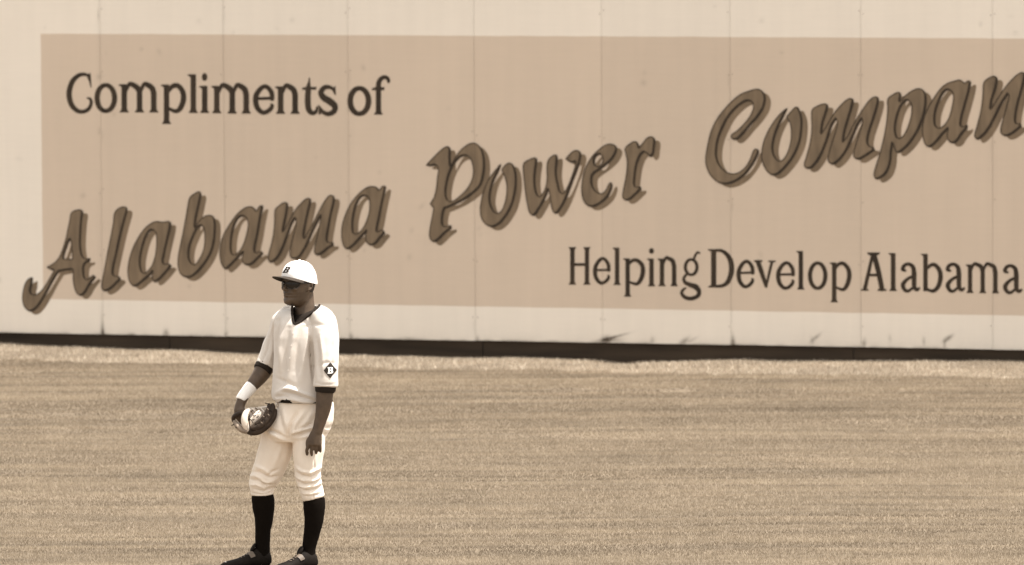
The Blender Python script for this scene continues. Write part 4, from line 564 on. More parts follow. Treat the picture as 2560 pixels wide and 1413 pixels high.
def body_mesh():
    bm = bmesh.new()
    ring_mesh(bm, [[HP(*head_r(r[0], 2*math.pi*k/32), r[0]) for k in range(32)] for r in HEAD])
    # nose, nostril wings, lips, brow, cheekbones, ears
    tube_n = []
    for (f, h, w_, d) in ((.088,.128,.007,.008),(.098,.112,.0085,.010),(.107,.099,.011,.012),(.1105,.090,.013,.012),(.098,.083,.012,.008)):
        tube_n.append([HP(f+d*math.cos(2*math.pi*k/12)*.9, w_*math.sin(2*math.pi*k/12), h+.002*math.cos(2*math.pi*k/12)) for k in range(12)])
    ring_mesh(bm, tube_n)
    R = Matrix.Rotation(math.atan2(HF.y, HF.x), 4, 'Z')
    for s in (-1, 1):
        ellipsoid(bm, HP(.098, .0125*s, .0865), (.011, .0075, .0075), R)
        ellipsoid(bm, HP(.066, .045*s, .094), (.022, .019, .017), R)
        ellipsoid(bm, HP(.078, .028*s, .139), (.014, .024, .008), R)
        # ear: rim ring and lobe
        rot = R @ Matrix.Rotation(.35*s, 4, 'Z') @ Matrix.Rotation(-.15, 4, 'Y')
        for k in range(14):
            t = math.radians(-60+k*23)
            ellipsoid(bm, HP(-.010-.0155*math.sin(t)*1.0, s*(.0795+.006*math.sin(t)), .112+.028*math.cos(t)*.95), (.0055, .0055, .0060), None, 8)
        ellipsoid(bm, HP(-.008, s*.0765, .108), (.013, .006, .024), rot, 12)
        ellipsoid(bm, HP(-.002, s*.0775, .083), (.0075, .0055, .009), rot, 10)
    ellipsoid(bm, HP(.0985, 0, .0670), (.0085, .021, .0042), R); ellipsoid(bm, HP(.0975, 0, .0515), (.0085, .018, .0048), R)
    ellipsoid(bm, HP(.090, 0, .016), (.014, .021, .015), R)
    # neck and trunk (under the clothes)
    tube(bm, [(757,728,.01,23,.055),(757.5,752,.008,24.5,.060),(759.5,772,.005,25.5,.062),(761,795,.0,30,.070)], 28)
    ring_mesh(bm, torso_rings([(815,705,812,0,.100),(860,693,812,0,.122),(930,694,806,0,.120),(985,692,812,0,.122),(1040,688,822,0,.125),(1080,680,815,0,.115)]))
    # arms
    tube(bm, [(806,800,-.11,26,.06),(812,880,-.16,25,.058),(811,950,-.185,23,.054),(810,978,-.19,21.5,.050),(807,1008,-.195,19.5,.045),(801,1036,-.20,15.8,.036),(794.5,1058,-.205,13.6,.030),(790,1073,-.208,14.2,.026)], 22)
    tube(bm, [(706,800,.12,26,.06),(676,876,.15,25,.058),(656,922,.13,23.5,.054),(642,944,.10,20.5,.047),(622,968,.07,15.5,.038),(606,990,.04,12.6,.032),(597,1008,.02,12.5,.028),(594,1026,.0,14,.024)], 22)
    # left hand, hanging, back of the hand to the camera
    tube(bm, [(790,1070,-.208,13.8,.025),(787,1082,-.210,17,.024),(784.5,1094,-.212,19.6,.022),(784,1103,-.213,19.0,.020)], 20, 4)
    for (x0, y0, x1, y1, x2, y2, r) in ((770,1099,765.5,1114,766.3,1125,4.2),(780,1102,777.3,1117,777.8,1126.5,4.2),(789.7,1101,788.7,1114,789,1122,4.1),(798.8,1097,799.6,1109,799.4,1117.5,3.8)):
        tube(bm, [(x0,y0-8,-.212,r*1.05,.0105),(x0,y0,-.216,r*1.1,.0115),(x1,y1,-.213,r,.0105),(x2,y2,-.203,r*.93,.0098),(x2,y2+2.0,-.198,r*.55,.006)], 12, 4)
        ellipsoid(bm, PX(x0, y0-1, -.220), (.0095, .007, .010), None, 10)
    tube(bm, [(777,1080,-.200,5.5,.012),(769,1091,-.190,5.6,.013),(767,1104,-.182,5.0,.0115),(769,1114,-.176,4.0,.009)], 12, 4)
    # right hand, inside the glove: palm, four fingers, thumb
    tube(bm, [(594,1022,.0,14,.024),(600,1036,-.005,17,.020),(610,1048,-.010,17,.018)], 16, 3)
    for k in range(4):
        tube(bm, [(610+k*1.5,1046+k*3,-.03+.016*k,4.5,.010),(626+k*1.5,1055+k*2,-.03+.016*k,4.3,.0095),(640,1058,-.028+.016*k,3.8,.008)], 10, 3)
    tube(bm, [(600,1034,-.03,5,.012),(612,1040,-.048,4.8,.011),(622,1044,-.05,4,.009)], 10, 3)
    # legs and feet under trousers, socks and shoes
    tube(bm, [(700,1065,.05,34,.08),(683,1130,.06,30,.07),(654,1200,.07,23,.055),(652,1262,.075,24,.058),(651,1330,.08,17,.042),(650,1392,.08,16,.042)], 18)
    tube(bm, [(772,1065,-.05,34,.08),(768,1130,-.06,30,.07),(771,1200,-.06,23,.055),(781,1262,-.055,23,.056),(774,1330,-.05,17,.042),(766,1392,-.05,15,.040)], 18)
    return remesh(finish(bm, 'body'), 0.0042, 3)
link('body', body_mesh(), skin, person, True)
# hair below the cap at the back of the head
v, f = [], []
for j in range(7):
    h = .074+.063*j/6
    for i in range(24):
        th = math.radians(106+148*i/23); r = head_r(h, th); k = 1.045 if j > 0 else 1.005
        low = .018*max(0, 1-abs(math.degrees(th)-180)/80)*(1-j/6)
        v.append(HP(r[0]*k, r[1]*k, h-low))
for j in range(6):
    for i in range(23): a = j*24+i; f.append((a, a+1, a+25, a+24))
from_py('hair', v, f, hair_m, person, True)

# ---- cap
APEX = .2545
def cap_base(th): return .13475+.0275*math.cos(th)+.00375*math.cos(2*th)
def cap_pt(th, h, lift=0.0):
    hb = cap_base(th); q = math.asin(max(0, min(1, (h-hb)/(APEX-hb))))
    k = max(math.cos(q), 0)**0.80; c, s = math.cos(th), math.sin(th)
    fr = (.1035 if c > 0 else .1135); w_ = .0895
    e = 1+.012*math.sin(6*th)*(1-k)
    return HP((fr*c*k+lift*c)*e, (w_*s*k+lift*s)*e, h+lift*.35)
rows = [[cap_pt(2*math.pi*i/48, cap_base(2*math.pi*i/48)+(APEX-cap_base(2*math.pi*i/48))*math.sin(j/14*math.pi/2)) for i in range(48)] for j in range(14)]
bm = bmesh.new(); ring_mesh(bm, rows, False)
top = bm.verts.new(HP(-.004, 0, APEX))
bm.verts.ensure_lookup_table(); lastrow = bm.verts[13*48:14*48]
for i in range(48): bm.faces.new((lastrow[i], lastrow[(i+1) % 48], top))
me = finish(bm, 'cap'); fold(me, [([(748,682),(770,690),(788,694)], -.0022, 4), ([(752,690),(772,698)], .002, 3), ([(770,688),(782,700)], -.002, 3)], .0012, (26, 26, 26))
cap = link('cap', me, cap_cloth, person, True)
bm = bmesh.new(); ellipsoid(bm, HP(-.004, 0, APEX+.001), (.008, .008, .005)); link('cap_button', finish(bm, 'cap_button'), cap_cloth, cap, True)
# visor
v, f = [], []; NA, NR = 25, 8
for side in (0, 1):
    for i in range(NA):
        th = math.radians(-70+140*i/(NA-1)); base = cap_base(th)
        ext = .074*max(0, math.cos(th*90/74))**0.8
        for j in range(NR):
            t = j/(NR-1); c, s = math.cos(th), math.sin(th)
            f0, s0 = .1035*c, .0895*s
            ff = f0+ext*t*(.30+.70*c)+.0; ss = s0+ext*t*s*.30
            drop = .003*t*t-.020*(abs(s)**2)*t-.001
            v.append(HP(ff, ss, base+.002+drop+(0 if side == 0 else -.0045)))
def vi(sd, i, j): return sd*NA*NR+i*NR+j
for i in range(NA-1):
    for j in range(NR-1):
        f.append((vi(0,i,j), vi(0,i,j+1), vi(0,i+1,j+1), vi(0,i+1,j))); f.append((vi(1,i,j), vi(1,i+1,j), vi(1,i+1,j+1), vi(1,i,j+1)))
    f.append((vi(0,i,NR-1), vi(1,i,NR-1), vi(1,i+1,NR-1), vi(0,i+1,NR-1)))
from_py('cap_brim', v, f, brim_cloth, cap, True)
# the letter on the cap front
B_OUT = [(0,0),(.56,0),(.80,.06),(.92,.22),(.86,.42),(.70,.50),(.82,.58),(.88,.76),(.78,.94),(.56,1),(0,1),(0,.85),(.10,.85),(.10,.15),(0,.15)]
B_H1 = [(.38,.17),(.55,.17),(.62,.24),(.62,.35),(.55,.41),(.38,.41)]; B_H2 = [(.38,.60),(.54,.60),(.60,.66),(.60,.77),(.54,.84),(.38,.84)]
def emblem(name, loops, fn, m, parent, cuts=2):
    vl = [[Vector((p[0], p[1], 0)) for p in lp] for lp in loops]; flat = [p for lp in vl for p in lp]
    bm = bmesh.new(); vs_ = [bm.verts.new(p) for p in flat]
    for t in tessellate_polygon(vl):
        try: bm.faces.new([vs_[i] for i in t])
        except ValueError: pass
    bmesh.ops.subdivide_edges(bm, edges=[e for e in bm.edges], cuts=cuts, use_grid_fill=True)
    for v_ in bm.verts: v_.co = fn(v_.co.x, v_.co.y)
    bmesh.ops.triangulate(bm, faces=bm.faces)
    return link(name, finish(bm, name), m, parent)
def dens(lp, k=4):
    out = []
    for i in range(len(lp)):
        a, b = lp[i], lp[(i+1) % len(lp)]
        out += [(a[0]+(b[0]-a[0])*t/k, a[1]+(b[1]-a[1])*t/k) for t in range(k)]
    return out
capB = lambda x, y: cap_pt((x-.45+(y-.5)*.34)*.60+.06, .186+.037*y, .0022)
emblem('cap_letter', [B_OUT, B_H1, B_H2], capB, emb_m, cap)

# ---- sunglasses
gl = empty('sunglasses'); gl.parent = person
def glass_pt(th, h, k=1.0):
    r = head_r(.118, th); return HP(r[0]*1.09*k+.006, r[1]*1.06*k, h)
def lens_edge(t):       # t -1..1 across one lens: lower and upper rim height
    return .0945+.020*abs(t)**2.2, .1345-.003*t*t
for sgn in (1, -1):
    v, f = [], []; n_ = 14
    for i in range(n_+1):
        t = -1+2*i/n_; th = sgn*math.radians(34+t*26); lo, hi = lens_edge(t)
        for j in range(5): v.append(glass_pt(th, lo+(hi-lo)*j/4, 1.0+.012*math.sin(j/4*math.pi)))
    for i in range(n_):
        for j in range(4): a = i*5+j; f.append((a, a+1, a+6, a+5))
    from_py('lens', v, f, lens_m, gl, True)
    bm = bmesh.new()
    def bar(pts, r):
        rings = []
        for i, p in enumerate(pts):
            t = (pts[min(i+1, len(pts)-1)]-pts[max(i-1, 0)]).normalized(); a = t.orthogonal().normalized(); b = t.cross(a)
            rings.append([p+a*(r*math.cos(k*math.pi/4))+b*(r*math.sin(k*math.pi/4)) for k in range(8)])
        ring_mesh(bm, rings)
    bar([glass_pt(sgn*math.radians(34+(-1+2*i/16)*27), lens_edge(-1+2*i/16)[0], 1.01) for i in range(17)], .0022)
    bar([glass_pt(sgn*math.radians(34+(-1+2*i/16)*27), lens_edge(-1+2*i/16)[1], 1.01) for i in range(17)], .0028)
    bar([glass_pt(sgn*math.radians(8), .124), glass_pt(0, .126, 1.02)], .003)
    bar([glass_pt(sgn*math.radians(60), .126, 1.02), glass_pt(sgn*math.radians(78), .127, 1.03), glass_pt(sgn*math.radians(96), .127, 1.03)], .0042)
    link('frame', finish(bm, 'frame'), frame_m, gl, True)

# ---- jersey
def jersey_mesh():
    bm = bmesh.new()
    ring_mesh(bm, torso_rings([(762,738,792,.015,.055),(768,722,800,.012,.072),(776,700,815,.008,.092),(788,688,826,.004,.115),(806,683,826,0,.132),(840,681,820,0,.146),(880,680,816,0,.150),(920,679,815,0,.150),(955,677,820,0,.153),(978,674,826,0,.160),(991,675,826,0,.162),(999,682,820,0,.150),(1003,692,812,0,.13)], 44))
    tube(bm, [(790,781,-.06,24,.070),(808,800,-.11,32,.078),(813,845,-.15,33.5,.080),(814,890,-.175,32.5,.078),(813,930,-.188,31.5,.077),(812.5,957,-.192,31.5,.076)], 26)
    tube(bm, [(722,783,.06,22,.070),(702,806,.12,28,.074),(690,840,.145,27,.073),(674,876,.15,26,.070),(663,902,.14,25.5,.067),(656,918,.13,25.5,.066)], 26)
    return finish(bm, 'jersey')
jm = remesh(jersey_mesh(), 0.0068, 4)
JF = [([(694,800),(688,850),(690,900)], -.006, 5), ([(704,800),(697,860),(700,920)], .006, 6), ([(722,815),(712,880),(704,960)], -.006, 7), ([(738,815),(726,880),(715,950)], .005, 7), ([(757,800),(742,850),(735,920)], -.005, 8), ([(768,830),(756,890),(748,960)], .005, 8),
 ([(774,840),(778,890),(784,950)], -.012, 5), ([(690,975),(722,960),(752,968)], .006, 5), ([(684,988),(705,982),(722,984)], -.006, 4), ([(700,972),(735,978),(782,994)], -.007, 4), ([(705,962),(740,970),(785,986)], .007, 4), ([(725,990),(755,996),(785,1000)], .006, 4), ([(690,940),(720,950),(760,972)], -.004, 5),
 ([(790,838),(797,880),(798,930)], -.006, 5), ([(800,826),(806,870),(806,925)], .005, 5), ([(836,836),(830,880),(834,935)], -.004, 5), ([(795,905),(815,895),(838,898)], -.003, 4), ([(785,946),(812,950),(842,948)], -.0025, 1.8),
 ([(668,845),(662,880),(650,905)], -.005, 4), ([(678,838),(676,875),(668,905)], .005, 4), ([(641,896),(658,908),(676,924)], -.0025, 1.8), ([(683,800),(676,825),(672,845)], .004, 4), ([(760,812),(785,803),(815,806)], -.003, 5), ([(700,785),(690,800),(684,820)], -.004, 4)]
fold(jm, [(p, a*2.1, w*.9) for p, a, w in JF], .0050, (10, 10, 6), 3.0)
jb = bvh_of(jm)
NECK = [(729.5,757),(728,766),(728,778),(730,793),(733.5,805.5),(744,802),(760,791.5),(778,778),(794,765),(797,757)]
def inside(x, y, poly):
    r = False; n = len(poly)
    for i in range(n):
        (x0, y0), (x1, y1) = poly[i], poly[i-1]
        if (y0 > y) != (y1 > y) and x < (x1-x0)*(y-y0)/(y1-y0)+x0: r = not r
    return r
collar_pts = [on_front(jb, x, y, .001) for x, y in NECK]
bm = bmesh.new(); bm.from_mesh(jm)
NP = NECK+[(800,740),(725,740)]; HEM = [(694,1000),(702,993),(714,990.5),(724,993),(729,999),(732,1012),(690,1012)]
dead = [fc for fc in bm.faces if fc.calc_center_median().y < .03 and (inside(fc.calc_center_median().x/S+735, 1424-fc.calc_center_median().z/S, NP) or inside(fc.calc_center_median().x/S+735, 1424-fc.calc_center_median().z/S, HEM))]
bmesh.ops.delete(bm, geom=dead, context='FACES'); bm.to_mesh(jm); bm.free(); jm.update()
jersey = link('jersey', jm, white_cloth, person, True)
bm = bmesh.new(); cps = []
for i in range(len(collar_pts)-1):
    for k in range(4): cps.append(collar_pts[i].lerp(collar_pts[i+1], k/4))
cps.append(collar_pts[-1])
for _ in range(2): cps = [cps[0]]+[(cps[i-1]+cps[i]*2+cps[i+1])/4 for i in range(1, len(cps)-1)]+[cps[-1]]
rings = []
for i, p in enumerate(cps):
    t = (cps[min(i+1, len(cps)-1)]-cps[max(i-1, 0)]).normalized(); b = Vector((0, 1, 0)); b = (b-t*b.dot(t)).normalized(); a = t.cross(b)
    rings.append([p+a*(.0068*math.cos(k*math.pi/5))+b*(.0055*math.sin(k*math.pi/5)) for k in range(10)])
ring_mesh(bm, rings); link('collar_trim', finish(bm, 'collar_trim'), black_cloth, jersey, True)
# diamond patch with a letter on the sleeve
pc = (824.3, 914.8)
patch = emblem('sleeve_patch', [[(0,-19.5),(16,0),(0,19.5),(-16,0)]], lambda x, y: on_front(jb, pc[0]+x, pc[1]-y, .0032), emb_m, jersey, 14)
pB = lambda x, y: on_front(jb, pc[0]-6.2+13.5*x, pc[1]+8-16*y, .0060)
emblem('patch_letter', [B_OUT, B_H1, B_H2], pB, embw_m, jersey)
# buttons down the placket
bm0 = bmesh.new(); bmesh.ops.create_cone(bm0, cap_ends=True, segments=12, radius1=.0055, radius2=.0048, depth=.003, matrix=Matrix.Rotation(math.pi/2, 4, 'X')); bme = bpy.data.meshes.new('button'); bm0.to_mesh(bme); bm0.free(); bme.materials.append(white_cloth)
for (x, y) in ((731,828),(727,858),(723,888),(719,918),(715,948)):
    o = bpy.data.objects.new('button', bme); COL.objects.link(o); o.parent = jersey; o.location = on_front(jb, x, y, .001)

# ---- undershirt: collar and two cuffs below the sleeves
us = empty('undershirt'); us.parent = person
def tilt_ring(cx, cy, rx, rd, tl, K=32, dc=.004):
    return [PX(cx+rx*math.cos(2*math.pi*k/K), cy-tl*math.cos(2*math.pi*k/K)+6*max(0, -math.sin(2*math.pi*k/K)), dc)+Vector((0, rd*math.sin(2*math.pi*k/K), 0)) for k in range(K)]
bm = bmesh.new(); ring_mesh(bm, [tilt_ring(759.5,773,27.5,.066,9), tilt_ring(760,774,30,.074,9.5), tilt_ring(760.5,780,33,.083,9), tilt_ring(760,790,38,.095,6), tilt_ring(759,806,46,.112,2), tilt_ring(757,830,54,.122,0)], False)
link('collar', finish(bm, 'collar'), black_cloth, us, True)
for path in ([(813,945,-.190,26,.062),(812,960,-.192,26.5,.064),(811,966,-.192,25,.060),(810.5,971,-.192,23.8,.055)], [(663,905,.138,23,.058),(656,918,.130,24.2,.060),(651,927,.120,23.8,.056),(649,930,.116,22.6,.052)]):
    bm = bmesh.new(); tube(bm, path, 24, 4); me = finish(bm, 'cuff')
    fold(me, [], .0018, (30, 30, 30)); link('cuff', me, black_cloth, us, True)

# ---- trousers and belt
bm = bmesh.new()
ring_mesh(bm, torso_rings([(990,690,824,0,.132),(1005,688,830,0,.137),(1025,685,832,0,.143),(1048,676,830,0,.146),(1068,668,824,0,.142),(1085,664,814,.0,.130),(1100,676,800,.0,.105)], 44))
tube(bm, [(704,1050,.03,36,.105),(692,1085,.045,42,.105),(683,1125,.055,43.5,.098),(672,1160,.062,41,.090),(659,1188,.067,37.5,.083),(650,1206,.072,32.5,.078),(649,1222,.075,30.5,.073),(650,1238,.076,28.5,.069)], 26)
tube(bm, [(770,1050,-.03,40,.105),(769,1085,-.045,41,.105),(768,1125,-.055,39.5,.097),(767,1160,-.06,34.5,.088),(768,1186,-.06,31.8,.082),(772,1206,-.058,31,.078),(777,1224,-.056,30,.073),(781,1241,-.055,28,.069)], 26)
tm = remesh(finish(bm, 'trousers'), 0.0062, 4)
TF = [([(662,1066),(690,1076),(716,1090)], -.007, 4), ([(660,1074),(690,1084),(712,1096)], .006, 4), ([(745,1018),(728,1045),(718,1078),(720,1095)], -.009, 4), ([(760,1020),(738,1050),(728,1080)], .008, 5), ([(695,1020),(700,1050),(712,1082)], -.006, 5), ([(706,1015),(712,1045),(718,1070)], .005, 5), ([(730,1082),(755,1074),(790,1068)], -.008, 3.5), ([(726,1075),(750,1068),(785,1060)], .008, 4), ([(735,1090),(760,1084),(785,1080)], .005, 4),
 ([(780,1020),(765,1045),(745,1062)], .005, 5), ([(790,1030),(775,1052),(755,1066)], -.005, 4), ([(812,1062),(820,1064),(828,1060)], -.006, 3), ([(805,1078),(812,1082),(818,1080)], -.006, 3),
 ([(630,1162),(655,1170),(672,1182)], .006, 4), ([(620,1180),(640,1176),(668,1190),(690,1188)], -.008, 3), ([(617,1190),(634,1187),(652,1196)], .007, 3), ([(640,1199),(664,1203),(684,1196)], .006, 3), ([(617,1199),(638,1197),(660,1209),(682,1207)], -.009, 2.6), ([(619,1212),(636,1209),(655,1218)], .006, 2.6), ([(628,1221),(655,1226),(680,1216)], -.007, 2.4), ([(664,1188),(676,1176),(694,1170)], -.006, 3), ([(660,1214),(672,1206),(682,1203)], .005, 2.6), ([(620,1230),(650,1234),(680,1227)], -.004, 1.6),
 ([(734,1158),(752,1170),(774,1174)], .006, 3.5), ([(770,1176),(786,1168),(802,1160)], .006, 3.5), ([(735,1172),(756,1182),(776,1183)], -.008, 2.8), ([(766,1190),(784,1180),(802,1172)], -.008, 2.6), ([(737,1184),(756,1193),(770,1192)], .007, 2.6), ([(774,1197),(790,1190),(803,1183)], .007, 2.6), ([(738,1194),(758,1203),(785,1199),(804,1190)], -.009, 2.4), ([(742,1206),(760,1210),(776,1207)], .007, 2.6), ([(778,1210),(794,1203),(806,1198)], .006, 2.6), ([(743,1214),(764,1218),(788,1214),(808,1206)], -.009, 2.3), ([(750,1226),(775,1227),(790,1222)], .005, 2.4), ([(752,1231),(780,1231),(808,1225)], -.004, 1.6), ([(779,1222),(781,1240)], -.004, 1.6),
 ([(784,1100),(782,1140),(786,1180)], -.003, 1.8), ([(700,1110),(690,1140),(680,1165)], .004, 6)]
fold(tm, [(p, a*1.8, w) for p, a, w in TF], .0055, (11, 11, 8), 8.0)
trousers = link('trousers', tm, pant_cloth, person, True)
bm = bmesh.new(); r1 = torso_rings([(1001,687,829,0,.147),(990,687,827,0,.147)], 44); r0 = torso_rings([(993,692,824,0,.128),(1003,692,826,0,.128)], 44); ring_mesh(bm, r1+r0, False)
link('belt', finish(bm, 'belt'), black_cloth, trousers, True)
bm = bmesh.new(); tube(bm, [(688,1001,-.05,3.5,.012),(690,1012,-.05,3.5,.012)], 8, 2); link('belt_loop', finish(bm, 'belt_loop'), pant_cloth, trousers, True)

# ---- socks
for path in ([(650.5,1233,.076,23,.058),(650.8,1239,.076,27.3,.066),(652,1250,.076,28.8,.068),(653,1268,.077,28.2,.067),(654,1296,.078,23.5,.060),(651.5,1328,.08,19.5,.050),(650.5,1361,.08,18.8,.046),(650.5,1392,.08,19,.048)],
             [(781,1235,-.055,22,.058),(781.3,1241.5,-.055,26.6,.066),(782,1250,-.055,27.5,.068),(782,1264,-.055,27.6,.067),(781,1296,-.054,23.6,.060),(775,1331,-.052,20,.050),(768.5,1364,-.050,17.2,.045),(766.5,1394,-.05,18.5,.047)]):
    bm = bmesh.new(); tube(bm, path, 28, 6); me = finish(bm, 'sock'); fold(me, [], .0012, (24, 24, 40)); link('sock', me, sock_cloth, person, True)

# ---- shoes
def shoe(heel, ang, d0, scale=1.0):
    ax = Vector((math.cos(ang), math.sin(ang), 0)); sd = Vector((-ax.y, ax.x, 0)); o = PX(heel, 1424, d0); o.z = 0
    prof = [(0,.026,.036,.085),(.03,.037,.026,.108),(.10,.042,.016,.124),(.20,.043,.014,.132),(.30,.044,.014,.128),(.40,.044,.014,.110),(.52,.046,.014,.088),(.65,.050,.014,.070),(.78,.051,.014,.060),(.88,.047,.015,.053),(.95,.036,.018,.045),(1.0,.016,.024,.034)]
    rings = []
    for (t, w_, zb, zt) in prof:
        c = o+ax*(t*.305*scale); r = []
        for k in range(20):
            a = 2*math.pi*k/20; cs, sn = math.cos(a), math.sin(a)
            r.append(c+sd*(w_*math.copysign(abs(cs)**.8, cs)*(1-.35*max(sn, 0)))+Vector((0, 0, (zb+zt)/2+(zt-zb)/2*math.copysign(abs(sn)**.75, sn))))
        rings.append(r)
    bm = bmesh.new(); ring_mesh(bm, rings); me = finish(bm, 'shoe'); root = link('shoe', me, shoe_m, person, True)
    # sole with cleats
    bm = bmesh.new(); L1, L2 = [], []
    pts = [(p[0], p[1]+.004) for p in prof]
    outl = [(t, w_) for t, w_ in pts]+[(t, -w_) for t, w_ in reversed(pts)]
    for z, tgt in ((.010, L1), (.024, L2)): 
        for (t, w_) in outl: tgt.append(o+ax*(t*.31*scale-.002)+sd*w_+Vector((0, 0, z)))
    ring_mesh(bm, [L1, L2])
    for (t, s_) in ((.1,.02),(.1,-.02),(.25,0),(.6,.03),(.6,-.03),(.8,.028),(.8,-.028),(.93,0)):
        bmesh.ops.create_cone(bm, cap_ends=True, segments=8, radius1=.005, radius2=.008, depth=.016, matrix=Matrix.Translation(o+ax*(t*.305*scale)+sd*s_+Vector((0, 0, .004))))
    link('sole', finish(bm, 'sole'), sole_m, root)
    # instep strap, tongue, laces, side marks
    def band(t0, t1, lift, wid, name, m, a0=15, a1=165):
        v, f = [], []; n_ = 14
        for i in range(n_+1):
            a = math.radians(a0+(a1-a0)*i/n_); cs, sn = math.cos(a), math.sin(a)
            tt = t0+(t1-t0)*i/n_
            for e in (-wid, wid):
                t = tt+e; w_ = np.interp(t, [p[0] for p in prof], [p[1] for p in prof]); zb = np.interp(t, [p[0] for p in prof], [p[2] for p in prof]); zt = np.interp(t, [p[0] for p in prof], [p[3] for p in prof])
                v.append(o+ax*(t*.305*scale)+sd*((w_+lift)*math.copysign(abs(cs)**.8, cs)*(1-.35*max(sn, 0)))+Vector((0, 0, (zb+zt)/2+((zt-zb)/2+lift)*math.copysign(abs(sn)**.75, sn))))
        for i in range(n_): f.append((2*i, 2*i+1, 2*i+3, 2*i+2))
        from_py(name, v, f, m, root, True)
    band(.38, .16, .005, .045, 'strap', strap_m, 70, 178); band(.38, .44, .005, .045, 'strap', strap_m, 10, 70)
    for k in range(4): band(.43+.055*k, .45+.055*k, .0025, .008, 'lace', strap_m, 55, 125)
    band(.90, .93, .002, .012, 'toe_mark', mark_m, 60, 130)
    band(.58, .74, .002, .010, 'side_mark', mark_m, 150, 172)
    bm = bmesh.new(); c = o+ax*(.36*.305*scale)
    R = Matrix.Rotation(math.atan2(ax.y, ax.x), 4, 'Z') @ Matrix.Rotation(-.5, 4, 'Y')
    ellipsoid(bm, c+Vector((0, 0, .128)), (.009, .026, .032), R); link('tongue', finish(bm, 'tongue'), shoe_m, root, True)
shoe(671, math.radians(180+14), .085)
shoe(786, math.radians(180+32), -.035)

# ---- wristband
bm = bmesh.new(); tube(bm, [(625.5,963.5,.074,15.2,.040),(622,967.5,.070,16.3,.041),(608,984,.046,14.6,.037),(599,996,.03,13.8,.035),(597,999.5,.026,12.6,.032)], 24, 5)
me = finish(bm, 'wristband'); fold(me, [], .0012, (40, 40, 30)); link('wristband', me, tape_cloth, person, True)

# ------------------------------------------------------------------ baseball glove on the right hand
glove = empty('baseball_glove', person.location); glove.rotation_euler = person.rotation_euler; glove.scale = person.scale
tag(glove, 'worn tan and dark brown leather baseball glove on the player\'s right hand', 'baseball glove')
tan_l = mat('glove_palm_leather', (0.70, 0.605, 0.505), 0.6, var=0.12, scale=22, bump=0.4, bscale=70, spec=0.2)
dark_l = mat('glove_dark_leather', (0.036, 0.024, 0.016), 0.65, var=0.35, scale=24, bump=0.35, bscale=70, spec=0.15)
lace_m = mat('glove_lace', (0.022, 0.015, 0.010), 0.7, spec=0.1)
lacel_m = mat('glove_lace_pale', (0.20, 0.155, 0.115), 0.7, spec=0.1)
GC = PX(632, 1036, -.02)
GR = Matrix.Rotation(math.radians(-14), 3, 'Y') @ Matrix.Rotation(math.radians(38), 3, 'X')
def GP(x, y, z): return GC+GR @ Vector((x, y, z))
v, f = [], []; NU, NV = 40, 12; RX, RY, RZ = .112, .080, .088
for sh, k in ((0, 1.0), (1, .87)):
    for j in range(NV+1):
        ph = j/NV*math.pi/2*.985
        for i in range(NU):
            a = 2*math.pi*i/NU
            pinch = 1-.10*math.cos(2*a)*math.cos(ph)
            wob = 1+.030*noise.noise(Vector((math.cos(a)*2.2, math.sin(a)*2.2, j*.35)))
            rim = .016*math.sin(3*a+.6)*(1-j/NV) if sh == 0 else .016*math.sin(3*a+.6)*(1-j/NV)-.002
            v.append(GP(RX*k*math.cos(a)*math.cos(ph)*wob, RY*k*math.sin(a)*math.cos(ph)*pinch*wob, -RZ*k*math.sin(ph)+rim))
o2 = (NV+1)*NU
for j in range(NV):
    for i in range(NU):
        a, b = j*NU+i, j*NU+(i+1) % NU
        f.append((a, b, b+NU, a+NU)); f.append((o2+b, o2+a, o2+a+NU, o2+b+NU))
for i in range(NU): a, b = i, (i+1) % NU; f.append((b, a, o2+a, o2+b))
f.append(tuple(NV*NU+i for i in range(NU))); f.append(tuple(o2+NV*NU+i for i in range(NU-1, -1, -1)))
from_py('palm', v, f, tan_l, glove, True)
def gtube(name, pts, m, parent, K=10, sub=5):
    bm = bmesh.new(); tube(bm, pts, K, sub); me = finish(bm, name); return link(name, me, m, parent, True)
fingers = [[(616,1073,-.105,5,.014),(628,1074,-.112,8,.018),(646,1070,-.116,9,.018),(667,1054,-.110,9.5,.018),(681,1033,-.098,8.5,.016),(684,1017,-.085,6,.012)],
           [(624,1064,-.118,6,.014),(642,1061,-.124,8,.016),(660,1049,-.120,8.5,.017),(674,1029,-.105,8.5,.016),(679,1012,-.090,7,.013),(677,1004,-.082,4.5,.009)],
           [(636,1054,-.118,5,.013),(650,1047,-.118,7,.015),(662,1033,-.110,7.5,.015),(670,1016,-.098,7,.014),(670,1006,-.088,4.5,.010)]]
for k, p in enumerate(fingers):
    fs = gtube('finger_stall', p, dark_l, glove, 14)
    for q in range(5):
        t = .25+.14*q; i = int(t*4); u_ = t*4-i
        x = p[i][0]*(1-u_)+p[i+1][0]*u_; y = p[i][1]*(1-u_)+p[i+1][1]*u_; d = p[i][2]*(1-u_)+p[i+1][2]*u_
        gtube('stitch', [(x-2, y-7.5, d-.014, .9, .002), (x, y-5.5, d-.019, 1.0, .0022), (x+2.5, y-4, d-.019, .9, .002)], lacel_m if q % 2 else lace_m, fs, 6, 2)
gtube('thumb_stall', [(617,1068,-.100,7,.016),(611,1055,-.112,8.5,.018),(609,1040,-.112,8.5,.018),(613,1026,-.100,7.5,.017),(621,1018,-.085,5,.012)], tan_l, glove, 14)
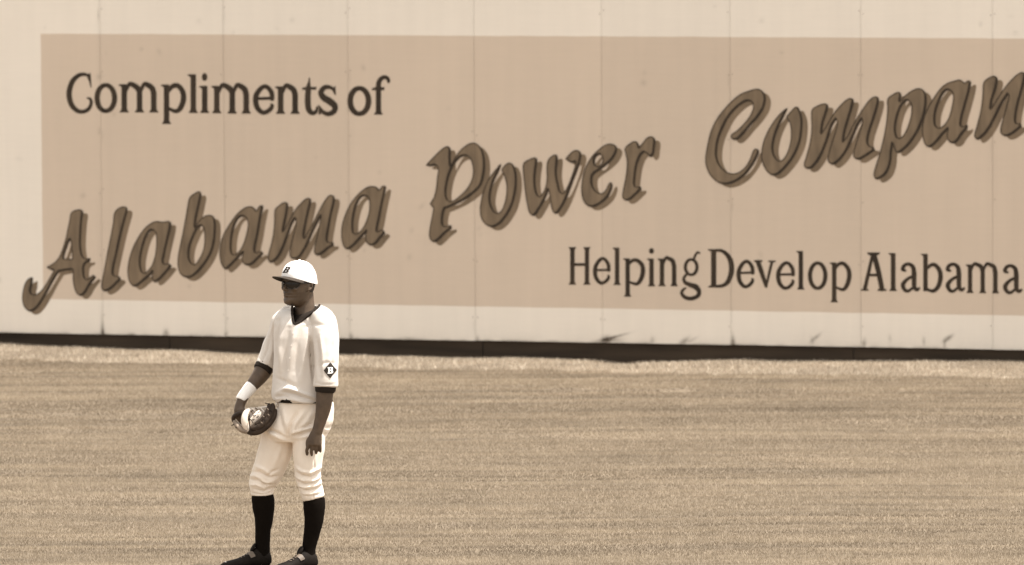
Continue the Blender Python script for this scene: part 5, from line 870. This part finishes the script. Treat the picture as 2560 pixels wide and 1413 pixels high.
gtube('wrist_strap', [(580,1046,-.03,4.5,.020),(582,1038,-.05,6,.022),(590,1031,-.072,6,.020),(600,1026,-.082,5,.014)], dark_l, glove, 14)
heel_l = mat('glove_heel_leather', (0.24, 0.185, 0.138), 0.6, var=0.3, scale=26, bump=0.4, bscale=70, spec=0.2)
gtube('heel_pad', [(584,1050,-.06,5,.020),(592,1060,-.085,7,.022),(604,1069,-.100,7,.020),(622,1073,-.105,6,.016)], heel_l, glove, 14)
gtube('palm_pad', [(622,1056,-.088,7,.014),(630,1046,-.098,9,.015),(640,1034,-.098,9,.015),(648,1023,-.088,6,.012)], tan_l, glove, 14)
# web between thumb and first finger
for k in range(4):
    gtube('web_strip', [(619+k*8,1018-k*1.5,-.080+.012*k,1.6,.004),(629+k*7,1027-k*3,-.078+.012*k,1.8,.004),(640+k*6,1040-k*5,-.100+.008*k,1.6,.004)], tan_l if k % 2 else lacel_m, glove, 8, 4)
for (x, y) in ((627,1021),(634,1033),(645,1024),(631,1043),(641,1036)):
    gtube('lace', [(x-3,y-1,-.108,.9,.003),(x,y,-.116,1.1,.003),(x+3.5,y-2.5,-.110,.9,.003)], lace_m, glove, 6, 3)
gtube('lace', [(622.5,1036,-.125,1.2,.003),(622,1050,-.139,1.3,.003),(623,1066,-.146,1.3,.003),(626,1083,-.142,1.1,.003)], lace_m, glove, 8, 5)
gtube('lace', [(622.5,1040,-.135,1.0,.0025),(627,1043,-.14,1.1,.0025),(631,1050,-.146,1.0,.0025)], lace_m, glove, 8, 4)
gtube('lace', [(586,1050,-.08,1.3,.003),(582,1055,-.085,1.3,.003),(576,1058,-.085,1.1,.003)], lace_m, glove, 8, 4)
gtube('lace', [(597,1058,-.10,1.2,.003),(592,1061,-.105,1.2,.003),(586,1062,-.105,1.0,.003)], lace_m, glove, 8, 4)
gtube('lace', [(672,1003,-.10,1.4,.003),(665,1003,-.105,1.3,.003),(660,1001,-.10,1.0,.003)], lace_m, glove, 8, 4)
bpy.context.view_layer.update()
